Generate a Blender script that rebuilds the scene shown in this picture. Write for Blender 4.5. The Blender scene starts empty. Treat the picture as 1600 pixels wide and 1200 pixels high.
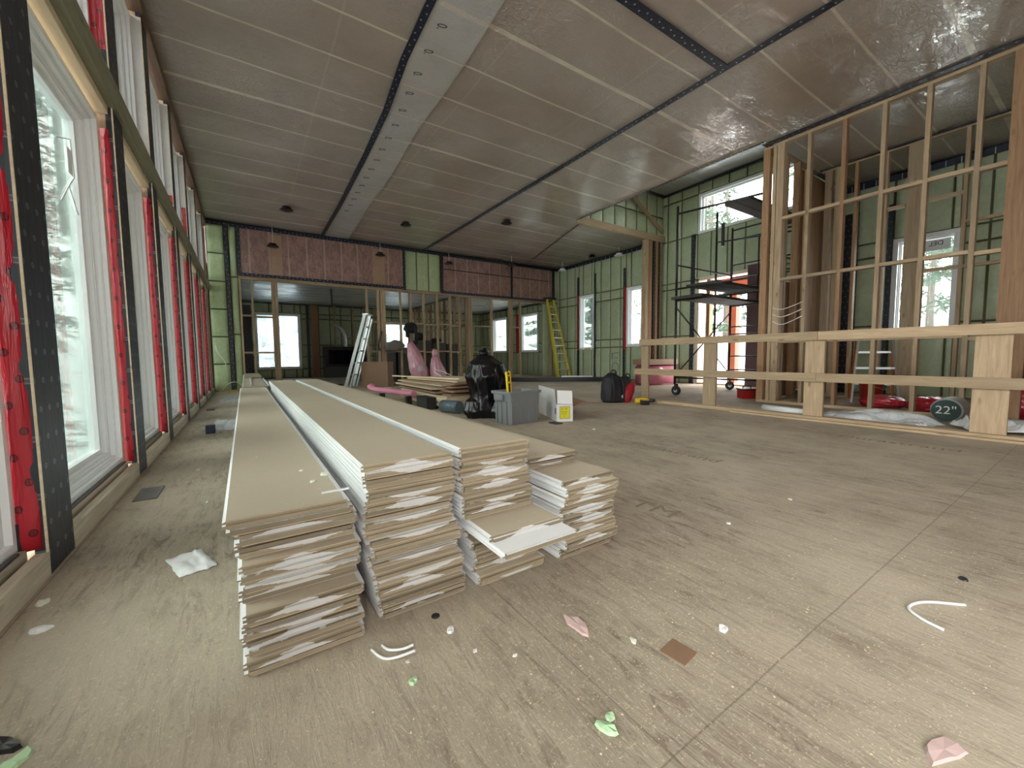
import bpy, bmesh, math, random
from mathutils import Vector, Matrix, noise
random.seed(7)
sc = bpy.context.scene
COL = sc.collection
# ------------------------------------------------------------------ camera
def setup_camera():
    y, p, r = math.radians(33.47), math.radians(4.02), math.radians(0.54)
    fwd = Vector((math.sin(y)*math.cos(p), math.cos(y)*math.cos(p), -math.sin(p)))
    rt = Vector((math.cos(y), -math.sin(y), 0)); up = rt.cross(fwd)
    rt2 = rt*math.cos(r) - up*math.sin(r); up2 = rt2.cross(fwd)
    cam = bpy.data.cameras.new('camera'); co = bpy.data.objects.new('camera', cam); COL.objects.link(co)
    cam.sensor_width = 36; cam.lens = 629.3/1600*36; cam.clip_start = .02; cam.clip_end = 300
    m = Matrix((rt2, up2, -fwd)).transposed().to_4x4(); m.translation = Vector((0, 0, .75))
    co.matrix_world = m; sc.camera = co
setup_camera()
# ------------------------------------------------------------------ sky and exposure
w = bpy.data.worlds.new('world'); sc.world = w; w.use_nodes = True
wn = w.node_tree; bg = wn.nodes['Background']
tc = wn.nodes.new('ShaderNodeTexCoord'); sp = wn.nodes.new('ShaderNodeSeparateXYZ'); rp = wn.nodes.new('ShaderNodeValToRGB')
wn.links.new(tc.outputs['Generated'], sp.inputs[0]); wn.links.new(sp.outputs[2], rp.inputs[0]); wn.links.new(rp.outputs[0], bg.inputs[0])
rp.color_ramp.elements[0].color = (.87, .865, .85, 1); rp.color_ramp.elements[1].color = (1, .985, .96, 1)
bg.inputs[1].default_value = 3.0
sc.view_settings.view_transform = 'Standard'; sc.view_settings.look = 'None'
sc.view_settings.gamma = 1; sc.view_settings.use_curve_mapping = False
sc.view_settings.exposure = 2.4
sc.cycles.max_bounces = 9; sc.cycles.diffuse_bounces = 6; sc.cycles.glossy_bounces = 4
sc.cycles.transparent_max_bounces = 16; sc.cycles.transmission_bounces = 6
sc.cycles.sample_clamp_indirect = 6; sc.cycles.caustics_reflective = False; sc.cycles.caustics_refractive = False
def portal(name, loc, rot, sx, sy):
    l = bpy.data.lights.new(name, 'AREA'); l.shape = 'RECTANGLE'; l.size = sx; l.size_y = sy
    l.cycles.is_portal = True
    o = bpy.data.objects.new(name, l); COL.objects.link(o); o.location = loc; o.rotation_euler = rot
portal('portal_left', (-.95, 4.0, 1.9), (0, -math.pi/2, 0), 3.8, 14.6)
portal('portal_right', (9.85, 6.9, 2.4), (0, math.pi/2, 0), 4.8, 6.9)
#portal('portal_front', (.5, -3.2, 2.1), (math.pi/2, 0, 0), 1.6, 2.4)
# ------------------------------------------------------------------ helpers
def obj(name, me, mats, parent=None, loc=(0,0,0), rot=(0,0,0), smooth=False):
    if isinstance(me, bmesh.types.BMesh):
        bm = me; me = bpy.data.meshes.new(name); bmesh.ops.recalc_face_normals(bm, faces=bm.faces); bm.to_mesh(me); bm.free()
    o = bpy.data.objects.new(name, me); COL.objects.link(o)
    for m in (mats if isinstance(mats, (list, tuple)) else [mats]): me.materials.append(m)
    if parent: o.parent = parent
    o.location = loc; o.rotation_euler = rot
    if smooth:
        for p in me.polygons: p.use_smooth = True
    return o
def empty(name, label, cat, loc=(0,0,0), rz=0, group=None):
    o = bpy.data.objects.new(name, None); COL.objects.link(o); o.location = loc; o.rotation_euler = (0,0,rz)
    o.empty_display_size = .1
    return tag(o, label, cat, group)
def tag(o, label, cat, group=None):
    o['label'] = label; o['category'] = cat
    if group: o['group'] = group
    return o
def struct(o, label=None):
    o['kind'] = 'structure'
    if label: o['label'] = label; o['category'] = {'w':'wall','c':'ceiling','f':'floor','d':'door','t':'trim','b':'trim'}.get(o.name[0], 'structure') if not o.name.startswith('window') else 'window'
    return o
def sempty(name, label): 
    o = bpy.data.objects.new(name, None); COL.objects.link(o); return struct(o, label)
def bmbox(bm, a, b, mi=0, mat=None):
    x0,y0,z0 = a; x1,y1,z1 = b
    vs = [bm.verts.new(v) for v in ((x0,y0,z0),(x1,y0,z0),(x1,y1,z0),(x0,y1,z0),(x0,y0,z1),(x1,y0,z1),(x1,y1,z1),(x0,y1,z1))]
    if mat: 
        for v in vs: v.co = mat @ v.co
    fs = [bm.faces.new([vs[i] for i in f]) for f in ((3,2,1,0),(4,5,6,7),(0,1,5,4),(1,2,6,5),(2,3,7,6),(3,0,4,7))]
    for f in fs: f.material_index = mi
    return vs
def box(name, mat, a, b, parent=None, bev=.0, rot=(0,0,0)):
    """box between world corners a, b with its origin at its centre"""
    a = Vector(a); b = Vector(b); lo = Vector([min(a[i],b[i]) for i in range(3)]); hi = Vector([max(a[i],b[i]) for i in range(3)])
    c = (lo+hi)/2; bm = bmesh.new(); bmbox(bm, lo-c, hi-c)
    if bev: bmesh.ops.bevel(bm, geom=bm.edges[:]+bm.verts[:], offset=bev, segments=2, affect='EDGES', profile=.7)
    if parent and parent.type == 'EMPTY' and parent.location.length: c = parent.matrix_basis.inverted() @ c if not any(parent.rotation_euler) else c - parent.location
    return obj(name, bm, mat, parent, c, rot)
def lbox(name, mat, a, b, parent, bev=0., rot=(0,0,0)):
    """box in the parent's own coordinates"""
    a = Vector(a); b = Vector(b); c = (a+b)/2; bm = bmesh.new(); h = Vector([abs(t) for t in (b-a)])/2; bmbox(bm, -h, h)
    if bev: bmesh.ops.bevel(bm, geom=bm.edges[:]+bm.verts[:], offset=bev, segments=2, affect='EDGES', profile=.7)
    return obj(name, bm, mat, parent, c, rot)
def beam_between(name, mat, p, q, wx, wz, parent=None, round_=False, seg=10):
    p = Vector(p); q = Vector(q); d = q-p; L = d.length
    bm = bmesh.new()
    if round_:
        bmesh.ops.create_cone(bm, cap_ends=True, segments=seg, radius1=wx, radius2=wx, depth=L)
    else: bmbox(bm, (-wx/2,-wz/2,-L/2), (wx/2,wz/2,L/2))
    o = obj(name, bm, mat, parent, (p+q)/2, smooth=False)
    o.rotation_euler = d.to_track_quat('Z','Y').to_euler()
    if round_:
        for f in o.data.polygons: f.use_smooth = len(f.vertices) == 4
    return o
def tube_mesh(bm, pts, r, seg=8, mi=0, closed=False):
    rings = []; n = len(pts); pts = [Vector(p) for p in pts]; prev = None
    for i, p in enumerate(pts):
        t = (pts[min(i+1,n-1)] - pts[max(i-1,0)]).normalized()
        if prev is None: prev = t.orthogonal().normalized()
        u = (prev - t*prev.dot(t)).normalized(); prev = u; v = t.cross(u)
        rr = r[i] if isinstance(r, (list,tuple)) else r
        rings.append([bm.verts.new(p + (u*math.cos(a)+v*math.sin(a))*rr) for a in [2*math.pi*k/seg for k in range(seg)]])
    for a, b in zip(rings, rings[1:]):
        for k in range(seg):
            f = bm.faces.new((a[k],a[(k+1)%seg],b[(k+1)%seg],b[k])); f.smooth = True; f.material_index = mi
    for rg, fl in ((rings[0],True),(rings[-1],False)):
        bm.faces.new(rg[::-1] if fl else rg).material_index = mi
def tube(name, mat, pts, r, parent=None, seg=8):
    bm = bmesh.new(); tube_mesh(bm, pts, r, seg); return obj(name, bm, mat, parent)
def lathe(bm, prof, seg=20, mi=0, c=(0,0,0)):
    rings = [[bm.verts.new((c[0]+r*math.cos(2*math.pi*k/seg), c[1]+r*math.sin(2*math.pi*k/seg), c[2]+z)) for k in range(seg)] for r, z in prof]
    for a, b in zip(rings, rings[1:]):
        for k in range(seg):
            f = bm.faces.new((a[k],a[(k+1)%seg],b[(k+1)%seg],b[k])); f.smooth = True; f.material_index = mi
    bm.faces.new(rings[0][::-1]).material_index = mi; bm.faces.new(rings[-1]).material_index = mi
def smoothcurve(pts, n=8):
    P = [Vector(p) for p in pts]; out = []
    for i in range(len(P)-1):
        p0, p1, p2, p3 = P[max(i-1,0)], P[i], P[i+1], P[min(i+2,len(P)-1)]
        for k in range(n):
            t = k/n; out.append(.5*((2*p1)+(p2-p0)*t+(2*p0-5*p1+4*p2-p3)*t*t+(3*p1-p0-3*p2+p3)*t*t*t))
    return out + [P[-1]]
def copy_tree(o, parent=None, **kw):
    c = o.copy(); COL.objects.link(c)
    if parent: c.parent = parent
    for ch in list(o.children): copy_tree(ch, c)
    return c
def text_mesh(name, txt, size, mat, parent, loc, rot, depth=.0008, align='CENTER', sx=1):
    cu = bpy.data.curves.new(name, 'FONT'); cu.body = txt; cu.size = size; cu.extrude = depth; cu.align_x = align; cu.align_y = 'CENTER'
    t = bpy.data.objects.new(name, cu); COL.objects.link(t)
    dg = bpy.context.evaluated_depsgraph_get(); me = bpy.data.meshes.new_from_object(t.evaluated_get(dg))
    bpy.data.objects.remove(t); bpy.data.curves.remove(cu)
    me.name = name
    o = obj(name, me, mat, parent, loc, rot); o.scale = (sx, 1, 1)
    return o
# ------------------------------------------------------------------ materials
class NT:
    def __init__(s, name):
        s.m = bpy.data.materials.new(name); s.m.use_nodes = True; s.t = s.m.node_tree; s.b = s.t.nodes['Principled BSDF']; s.out = s.t.nodes['Material Output']
    def n(s, typ, **k):
        x = s.t.nodes.new('ShaderNode'+typ)
        for a, v in k.items(): setattr(x, a, v)
        return x
    def l(s, a, b): s.t.links.new(a, b)
    def setin(s, sock, v):
        if isinstance(v, bpy.types.NodeSocket): s.l(v, sock)
        else: sock.default_value = v
    def math(s, op, a, b=0., c=0.):
        x = s.n('Math', operation=op)
        for i, v in enumerate((a,b,c)): s.setin(x.inputs[i], v)
        return x.outputs[0]
    def coord(s, which='Object', scale=(1,1,1), loc=(0,0,0)):
        t = s.n('TexCoord').outputs[which]; m = s.n('Mapping'); s.l(t, m.inputs[0]); m.inputs['Scale'].default_value = scale; s.setin(m.inputs['Location'], loc)
        return m.outputs[0]
    def noise(s, vec, scale, detail=4, rough=.55, dist=0, out=0):
        x = s.n('TexNoise'); s.l(vec, x.inputs['Vector']); x.inputs['Scale'].default_value = scale; x.inputs['Detail'].default_value = detail
        x.inputs['Roughness'].default_value = rough; x.inputs['Distortion'].default_value = dist; return x.outputs[out]
    def ramp(s, f, stops, interp='LINEAR'):
        x = s.n('ValToRGB'); s.l(f, x.inputs[0]); cr = x.color_ramp; cr.interpolation = interp
        while len(cr.elements) < len(stops): cr.elements.new(.5)
        for e, (p, c) in zip(cr.elements, stops): e.position = p; e.color = (c[0],c[1],c[2],1) if not isinstance(c,(int,float)) else (c,c,c,1)
        return x.outputs[0]
    def mix(s, f, a, b, bt='MIX'):
        x = s.n('Mix', data_type='RGBA', blend_type=bt); s.setin(x.inputs[0], f)
        for i, v in ((6,a),(7,b)): s.setin(x.inputs[i], v if isinstance(v, bpy.types.NodeSocket) else (v[0],v[1],v[2],1))
        return x.outputs[2]
    def bump(s, h, strength=.4, dist=.01, nrm=None):
        x = s.n('Bump'); s.l(h, x.inputs['Height']); x.inputs['Strength'].default_value = strength; x.inputs['Distance'].default_value = dist
        if nrm: s.l(nrm, x.inputs['Normal'])
        return x.outputs[0]
    def fin(s, col=None, rough=None, nrm=None, **kw):
        if col is not None: s.setin(s.b.inputs['Base Color'], col if isinstance(col, bpy.types.NodeSocket) else (col[0],col[1],col[2],1))
        if rough is not None: s.setin(s.b.inputs['Roughness'], rough)
        if nrm is not None: s.l(nrm, s.b.inputs['Normal'])
        for k, v in kw.items(): s.setin(s.b.inputs[k.replace('_',' ')], v)
        return s.m
def plain(name, col, rough=.6, var=.12, scale=8, bump=.0, metal=0., **kw):
    n = NT(name); v = n.coord(); f = n.noise(v, scale, 4)
    c = n.mix(f, [t*(1-var) for t in col], [min(1,t*(1+var)) for t in col])
    nm = n.bump(n.noise(v, scale*3, 3), bump, .005) if bump else None
    return n.fin(c, rough, nm, Metallic=metal, **kw)
def pine(name, axis, c0=(.335,.235,.14), c1=(.49,.365,.235), dark=(.18,.095,.045)):
    n = NT(name); s = [14,14,14]; s['XYZ'.index(axis)] = .9
    oi = n.n('ObjectInfo'); off = n.n('CombineXYZ'); r10 = n.math('MULTIPLY', oi.outputs['Random'], 37.)
    for i in range(3): n.l(r10, off.inputs[i])
    v = n.coord('Object', s, off.outputs[0])
    g = n.noise(v, 3.2, 4, .6, .6)
    c = n.mix(n.ramp(g, [(.3,0),(.7,1)]), c0, c1)
    tone = n.math('MULTIPLY_ADD', oi.outputs['Random'], .35, .80)
    cc = n.n('CombineXYZ'); [n.l(tone, cc.inputs[i]) for i in range(3)]
    c = n.mix(1., c, cc.outputs[0], 'MULTIPLY')
    s2 = [9,9,9]; s2['XYZ'.index(axis)] = 3.2
    vo = n.n('TexVoronoi'); n.l(n.coord('Object', s2, off.outputs[0]), vo.inputs[0]); vo.inputs['Scale'].default_value = 1.
    k = n.ramp(vo.outputs['Distance'], [(.05,1),(.16,0)])
    c = n.mix(n.math('MULTIPLY', k, .75), c, dark)
    return n.fin(c, .7, n.bump(g, .25, .003))
PX, PY, PZ = pine('pine_along_x','X'), pine('pine_along_y','Y'), pine('pine_along_z','Z')
PZR = pine('reddish_pine','Z',(.26,.14,.07),(.40,.24,.13))
PYG = pine('treated_green_wood','Y',(.24,.245,.155),(.37,.37,.25),(.12,.12,.07))
PYL = pine('light_pine','Y',(.62,.50,.33),(.80,.68,.49))
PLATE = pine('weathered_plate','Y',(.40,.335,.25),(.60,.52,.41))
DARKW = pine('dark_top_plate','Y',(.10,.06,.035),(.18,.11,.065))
def mat_floor():
    n = NT('subfloor'); v = n.coord('Object')
    g1 = n.noise(n.coord('Object',(2.2,.55,1)), 3.2, 8, .68, .9)
    g2 = n.noise(n.coord('Object',(16,3,1)), 2.2, 5, .7, .8)
    big = n.noise(v, .55, 3, .5)
    dust = n.noise(v, 1.1, 5, .6, .4)
    fine = n.noise(v, 130, 2, .6)
    c = n.mix(n.ramp(g1,[(.22,0),(.80,1)]), (.255,.212,.157), (.46,.395,.305))
    c = n.mix(n.ramp(g2,[(.34,.85),(.50,0)]), c, (.17,.13,.095))
    c = n.mix(n.ramp(dust,[(.42,0),(.66,.75)]), c, (.49,.425,.33))
    c = n.mix(n.ramp(fine,[(.60,0),(.70,.5)]), c, (.66,.58,.42))
    c = n.mix(n.ramp(fine,[(.28,.35),(.36,0)]), c, (.12,.09,.06))
    # sheet joints: every 1.22 m across, 2.44 m along
    sx = n.n('SeparateXYZ'); n.l(v, sx.inputs[0])
    wob = n.math('MULTIPLY', n.math('SUBTRACT', n.noise(v, 6, 2), .5), .006)
    def joint(co, per, off):
        f = n.math('FRACT', n.math('DIVIDE', n.math('ADD', n.math('ADD', co, wob), off), per))
        return n.math('LESS_THAN', f, .0035/per*1.2)
    jx = joint(sx.outputs[0], 1.22, .16); jy = joint(sx.outputs[1], 2.44, -1.24+.6)
    c = n.mix(n.math('MULTIPLY', n.math('MAXIMUM', jx, jy), .45), c, (.10,.075,.055))
    # scattered dark scuffs
    sc_ = n.noise(n.coord('Object',(3,.8,1),(5,3,0)), 2.3, 6, .75, 1.6)
    c = n.mix(n.ramp(sc_,[(.62,0),(.80,.5)]), c, (.15,.118,.09))
    h = n.math('ADD', n.math('MULTIPLY', fine, .25), g2)
    return n.fin(c, .75, n.bump(h, .6, .005))
M_FLOOR = mat_floor()
def mat_plastic_ceiling(name, base, line, lines=True, rough=.055):
    n = NT(name); v = n.coord('Object'); sx = n.n('SeparateXYZ'); n.l(v, sx.inputs[0])
    blot = n.noise(v, 1.3, 5, .6, .5)
    c = n.mix(blot, [t*.72 for t in base], [min(1,t*1.25) for t in base])
    if lines:
        wob = n.math('MULTIPLY', n.math('SUBTRACT', n.noise(v, .8, 2), .5), .05)
        f = n.math('FRACT', n.math('DIVIDE', n.math('ADD', n.math('ADD', sx.outputs[1], wob), 60-3.4+.02), .6))
        f3 = n.math('FRACT', n.math('DIVIDE', n.math('ADD', sx.outputs[1], 60-3.4), 2.4)); wd = n.math('MULTIPLY_ADD', n.math('LESS_THAN', f3, .25), .045, .05)
        m = n.math('SMOOTH_MIN', 1., n.math('MAXIMUM', 0., n.math('MULTIPLY', n.math('SUBTRACT', wd, f), 70.)), .1)
        c = n.mix(n.math('MULTIPLY', m, n.ramp(n.noise(v, 2.5, 2),[(.3,.5),(.6,1)])), c, line)
        f2 = n.math('FRACT', n.math('DIVIDE', n.math('ADD', n.math('ADD', sx.outputs[0], wob), 31.05), 1.45))
        c = n.mix(n.math('MULTIPLY', n.math('LESS_THAN', f2, .015), .14), c, line)
    def folds(scale, vec, dist, width):
        k = n.math('ABSOLUTE', n.math('SUBTRACT', n.noise(vec, scale, 2, .5, dist), .5))
        return n.ramp(k, [(0,1),(width,0)], 'EASE')
    patch = n.ramp(n.noise(v, .8, 2), [(.44,.12),(.60,1)])
    soft = n.noise(n.coord('Object',(1.2,2.2,1)), 1.6, 3, .5, .8)
    fine = n.math('ADD', folds(3.0, n.coord('Object',(1.0,3.0,1)), 1.6, .05), folds(4.2, n.coord('Object',(3.4,1.1,1),(4,2,0)), 2.2, .05))
    h = n.math('ADD', n.math('MULTIPLY', soft, 1.3), n.math('MULTIPLY', n.math('ADD', n.math('MULTIPLY', fine, .6), n.math('MULTIPLY', n.noise(n.coord('Object',(1,2,1)), 9., 3, .6, 2.), .8)), patch))
    nm = n.bump(h, 1., .015)
    return n.fin(c, .42, None, Coat_Weight=1., Coat_Roughness=rough, Coat_Normal=nm, Coat_IOR=2.3)
M_CEIL = mat_plastic_ceiling('film_over_brown_batts', (.385,.31,.26), (.72,.62,.50))
M_CEILFAR = mat_plastic_ceiling('silvery_film', (.72,.72,.70), (.42,.40,.37))
M_OVERLAP = mat_plastic_ceiling('white_film_overlap', (.50,.475,.45), (.62,.56,.47))
M_CEILT = mat_plastic_ceiling('grey_film_tower', (.40,.40,.39), (.5,.48,.45))
def mat_batt(name, base, seam, lines=True):
    n = NT(name); v = n.coord('Object'); sx = n.n('SeparateXYZ'); n.l(v, sx.inputs[0])
    c = n.mix(n.noise(v, 2.6, 6, .7, .6), [t*.66 for t in base], [min(1,t*1.32) for t in base])
    f = n.math('FRACT', n.math('DIVIDE', n.math('ADD', sx.outputs[0], 40.12), .4))
    c = n.mix(n.ramp(n.noise(n.coord('Object',(2.2,1,1)), 4, 6, .75, 1.2),[(.42,.65),(.56,0)]), c, [t*.42 for t in base])
    c = n.mix(n.math('MULTIPLY', n.math('LESS_THAN', f, .09), .6), c, seam)
    w1 = n.noise(n.coord('Object',(3.5,3.5,1.2)), 3, 5, .65, 1.5)
    return n.fin(c, .5, None, Coat_Weight=.8, Coat_Roughness=.2, Coat_Normal=n.bump(w1,.6,.02))
M_PINK = mat_batt('pink_batts_under_film', (.37,.215,.18), (.50,.37,.28))
def mat_green(name, base):
    n = NT(name); v = n.coord('Object')
    c = n.mix(n.noise(v, 2.2, 4, .6), [t*.8 for t in base], [t*1.15 for t in base])
    c = n.mix(n.ramp(n.noise(v, 14, 4, .6),[(.35,.25),(.6,0)]), c, [t*.55 for t in base])
    w = n.noise(n.coord('Object',(2,2,1)), 5, 5, .6, 1.)
    return n.fin(c, .55, n.bump(w,.3,.02), Coat_Weight=.35, Coat_Roughness=.25, Coat_Normal=n.bump(w,.5,.02))
M_GREEN = mat_green('green_foam_board', (.45,.52,.34))
M_GREENL = mat_green('light_green_foam_board', (.45,.56,.31))
M_SEAM = plain('studs_behind_film', (.125,.12,.062), .6, .25)
def mat_dots(name, base, dot, axis, cell, rad, kind, rough=.35, bumpy=.5, stag=.02, contrast=1., cols=1):
    """membrane with a row of printed ovals; axis = width axis of the strip, printing runs along z (or along the length axis)"""
    n = NT(name); v = n.coord('Object'); s = n.n('SeparateXYZ'); n.l(v, s.inputs[0])
    ua, va = kind
    u = s.outputs['XYZ'.index(ua)]; q = n.math('DIVIDE', n.math('ADD', s.outputs['XYZ'.index(va)], 50.), cell)
    row = n.math('FLOOR', q); fr = n.math('MULTIPLY', n.math('SUBTRACT', n.math('SUBTRACT', q, row), .5), cell)
    alt = n.math('MULTIPLY', n.math('SUBTRACT', n.math('MODULO', row, 2.), .5), 2*stag)
    if cols > 1:
        cw = axis; uu = n.math('ADD', n.math('ADD', u, alt), 10.); ug = n.math('MULTIPLY', n.math('SUBTRACT', n.math('FRACT', n.math('DIVIDE', uu, cw)), .5), cw)
    else: ug = n.math('SUBTRACT', u, alt)
    e = n.math('ADD', n.math('POWER', n.math('DIVIDE', ug, rad[0]), 2.), n.math('POWER', n.math('DIVIDE', fr, rad[1]), 2.))
    m = n.math('MULTIPLY', n.math('LESS_THAN', e, 1.), contrast)
    inner = n.math('MULTIPLY', n.math('LESS_THAN', n.math('ABSOLUTE', n.math('SUBTRACT', n.math('ABSOLUTE', ug), rad[0]*.3)), rad[0]*.13), n.math('LESS_THAN', n.math('ABSOLUTE', fr), rad[1]*.5))
    m2 = n.math('MULTIPLY', m, n.math('SUBTRACT', 1., n.math('MULTIPLY', inner, .7)))
    b = n.mix(n.noise(v, 5, 4, .6), [t*.75 for t in base], [min(1,t*1.25) for t in base])
    c = n.mix(m2, b, dot)
    h = n.noise(n.coord('Object',(9,9,1.1)), 3, 4, .6, .8)
    return n.fin(c, rough, n.bump(h, bumpy, .012))
M_RED = mat_dots('red_flashing_tape', (.46,.012,.028), (.10,.005,.01), 1, .088, (.011,.014), ('X','Z'), .28, .7, .014)
M_MEMB = mat_dots('black_membrane', (.014,.018,.028), (.26,.28,.31), .075, .10, (.012,.011), ('Y','Z'), .5, .25, .02, .5, cols=2)
M_MEMBX = mat_dots('dotted_black_tape_vertical', (.014,.017,.026), (.40,.42,.45), .1, .10, (.009,.009), ('X','Z'), .35, .5, .014, .9)
M_TAPEY = mat_dots('dotted_black_tape_lengthwise', (.010,.016,.034), (.5,.54,.58), .1, .085, (.009,.009), ('X','Y'), .35, .5, .012, .9)
M_TAPEX = mat_dots('dotted_black_tape_crosswise', (.010,.016,.034), (.5,.54,.58), .1, .085, (.009,.009), ('Z','X'), .35, .5, .012, .9)
M_TAPEXF = mat_dots('dotted_black_tape_flat', (.010,.016,.034), (.5,.54,.58), .1, .085, (.009,.009), ('Y','X'), .35, .5, .012, .9)
def mat_glass(name, tint, milk, rough=.02):
    n = NT(name); v = n.coord('Object')
    tr = n.n('BsdfTransparent'); tr.inputs[0].default_value = (*tint,1)
    gl = n.n('BsdfGlossy'); gl.inputs['Roughness'].default_value = rough; gl.inputs['Color'].default_value = (.95,1,.98,1)
    df = n.n('BsdfTranslucent'); df.inputs[0].default_value = (.34,.42,.40,1)
    d2 = n.n('BsdfDiffuse'); d2.inputs[0].default_value = (.5,.62,.58,1)
    a0 = n.n('MixShader'); a0.inputs[0].default_value = .35; n.l(df.outputs[0], a0.inputs[1]); n.l(d2.outputs[0], a0.inputs[2])
    f = n.n('Fresnel'); f.inputs[0].default_value = 1.5
    geo = n.n('NewGeometry')
    a = n.n('MixShader'); n.l(n.ramp(n.noise(v, 1.6, 5, .65, .8),[(.3,milk*.5),(.7,min(1,milk*1.6))]), a.inputs[0]); n.l(tr.outputs[0], a.inputs[1]); n.l(a0.outputs[0], a.inputs[2])
    b = n.n('MixShader'); n.l(n.math('MULTIPLY', f.outputs[0], .9), b.inputs[0]); n.l(a.outputs[0], b.inputs[1]); n.l(gl.outputs[0], b.inputs[2])
    n.l(b.outputs[0], n.out.inputs[0]); n.t.nodes.remove(n.b); return n.m
M_GLASSL = mat_glass('greenish_fogged_glass', (.88,.925,.89), .20)
M_GLASS = mat_glass('clear_glass', (.93,.97,.96), .05)
M_GLASSF = mat_glass('film_covered_glass', (.85,.9,.95), .6, .15)
M_WHITE = plain('white_vinyl', (.88,.90,.91), .35, .03)
M_FRAMEG = plain('white_grey_vinyl', (.70,.71,.71), .4, .08)
M_BLACKP = plain('black_plastic', (.015,.015,.017), .35)
M_STEEL = plain('dark_painted_steel', (.018,.018,.02), .45, .3)
M_ALU = plain('aluminium', (.55,.56,.57), .35, .1, metal=.85)
M_ALUW = plain('bright_aluminium_tread', (.78,.79,.80), .4, .06, metal=.35)
M_YEL = plain('yellow_fibreglass', (.62,.52,.04), .45, .12)
M_RUB = plain('rubber', (.02,.02,.02), .8)
M_WIREW = plain('white_cable', (.72,.71,.68), .5)
M_SNOW = None
# ------------------------------------------------------------------ room shell
XL, XR, YB, ZC, YF = -.6, 9.5, 11.3, 3.82, -3.0
XO = 6.42            # edge of the raised entry volume
TY0, TY1, TZ = 3.02, 6.95, 4.92
f = struct(box('floor', M_FLOOR, (XL-.35, YF, -.3), (XR+.35, 17.2, 0)), 'worn tan plywood subfloor dusted with sawdust')
M_PRINT = plain('faded_grey_print', (.22,.185,.145), .8, .5, 30)
for t, s, l, r in (('Durastrand', .15, (2.72,1.88,.0012), -math.pi/2-.0), ('Durastrand', .15, (4.45,1.0,.0012), -math.pi/2), ('TM', .16, (1.63,1.22,.0012), -math.pi/2+.1)):
    text_mesh('printed_text', t, s, M_PRINT, f, Vector(l)-f.location, (0,0,r+math.pi if 0 else r), .0004, sx=1.1)
# ceiling sheets: gently sagging film between rafters
def film(name, mat, x0, x1, y0, y1, z, sag=.014, step=.1, parent=None, skip=None):
    bm = bmesh.new(); nx = max(1, round((x1-x0)/step)); ny = max(1, round((y1-y0)/step)); V = {}
    for i in range(nx+1):
        for j in range(ny+1):
            x = x0+(x1-x0)*i/nx; y = y0+(y1-y0)*j/ny
            s = abs(math.sin(math.pi*(y-3.4)/.6))*sag*.45 + sag*.5*(1+noise.noise((x*.9,y*1.6,z))) 
            V[i,j] = bm.verts.new((x,y,z-max(0,s)))
    for i in range(nx):
        for j in range(ny):
            fc = bm.faces.new((V[i,j],V[i,j+1],V[i+1,j+1],V[i+1,j])); fc.smooth = True
    bm2 = obj(name, bm, mat, parent)
    return bm2
c1 = sempty('ceiling', 'ceiling of clear plastic film stretched over rafters and brown batts, seamed with black tape')
film('plastic_film', M_CEIL, XL-.05, XO, YF, YB, ZC, parent=c1)
film('plastic_film', M_CEIL, XO, XR, YF, TY0, ZC, parent=c1)
film('plastic_film', M_CEIL, XO, XR, TY1+.05, YB, ZC, parent=c1)
# overlapping white sheet with printed marks between the first black seam and the room
bm = bmesh.new(); N = 48
def seamx(y): 
    P = [(-3,1.40),(3.4,1.47),(4.2,1.50),(5.2,1.60),(6.5,1.66),(8.5,1.72),(11.3,1.76)]
    for (a,b),(c,d) in zip(P,P[1:]):
        if y <= c: return b+(d-b)*(y-a)/(c-a)
    return P[-1][1]
prev = None
for k in range(N+1):
    y = YF+(YB-YF)*k/N; xa = seamx(y)+.01; xb = 2.0+.045*max(0,y-3)+.02*math.sin(y*2); row = []
    for j in range(7):
        x = xa+(xb-xa)*j/6; s = abs(math.sin(math.pi*(y-3.4)/.6))*.008
        row.append(bm.verts.new((x,y,ZC-.022-s-.002*math.sin(x*9+y*3))))
    if prev:
        for j in range(6): bm.faces.new((prev[j],row[j],row[j+1],prev[j+1])).smooth = True
    prev = row
obj('overlapping_sheet', bm, M_OVERLAP, c1)
M_INK = plain('black_ink', (.02,.02,.022), .7)
for k in range(17):
    y = 3.25+k*.36
    text_mesh('printed_mark', '0.', .13, M_INK, c1, (seamx(y)+.17, y, ZC-.05), (math.pi,0,math.radians(75)), .0005, sx=.75)
def strip(name, mat, pts, wdt, z, parent):     # flat ribbon under the ceiling, 3 mm thick
    bm = bmesh.new(); rows = []
    for i, (x, y) in enumerate(pts):
        a = Vector(pts[max(0,i-1)]); b = Vector(pts[min(len(pts)-1,i+1)]); d = (b-a).normalized(); nn = Vector((-d.y, d.x))*wdt/2
        rows.append([bm.verts.new((x+nn.x,y+nn.y,z)), bm.verts.new((x-nn.x,y-nn.y,z)), bm.verts.new((x-nn.x,y-nn.y,z-.004)), bm.verts.new((x+nn.x,y+nn.y,z-.004))])
    for a, b in zip(rows, rows[1:]):
        for k in range(4): bm.faces.new((a[k],b[k],b[(k+1)%4],a[(k+1)%4]))
    for r_ in (rows[0], rows[-1]): bm.faces.new(r_)
    bmesh.ops.recalc_face_normals(bm, faces=bm.faces)
    return obj(name, bm, mat, parent)
def tapey(name, mat, x, y0, y1, w_, parent, z=None, par=None):
    """straight lengthwise strip whose own origin is on its centre line (prints follow it)"""
    return box(name, mat, (x-w_/2,y0,(z or ZC)-.034), (x+w_/2,y1,(z or ZC)-.028), parent)
segs = [(YF,1.40),(3.4,1.47),(4.2,1.50),(5.2,1.60),(6.5,1.66),(8.5,1.72),(YB,1.76)]
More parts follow.
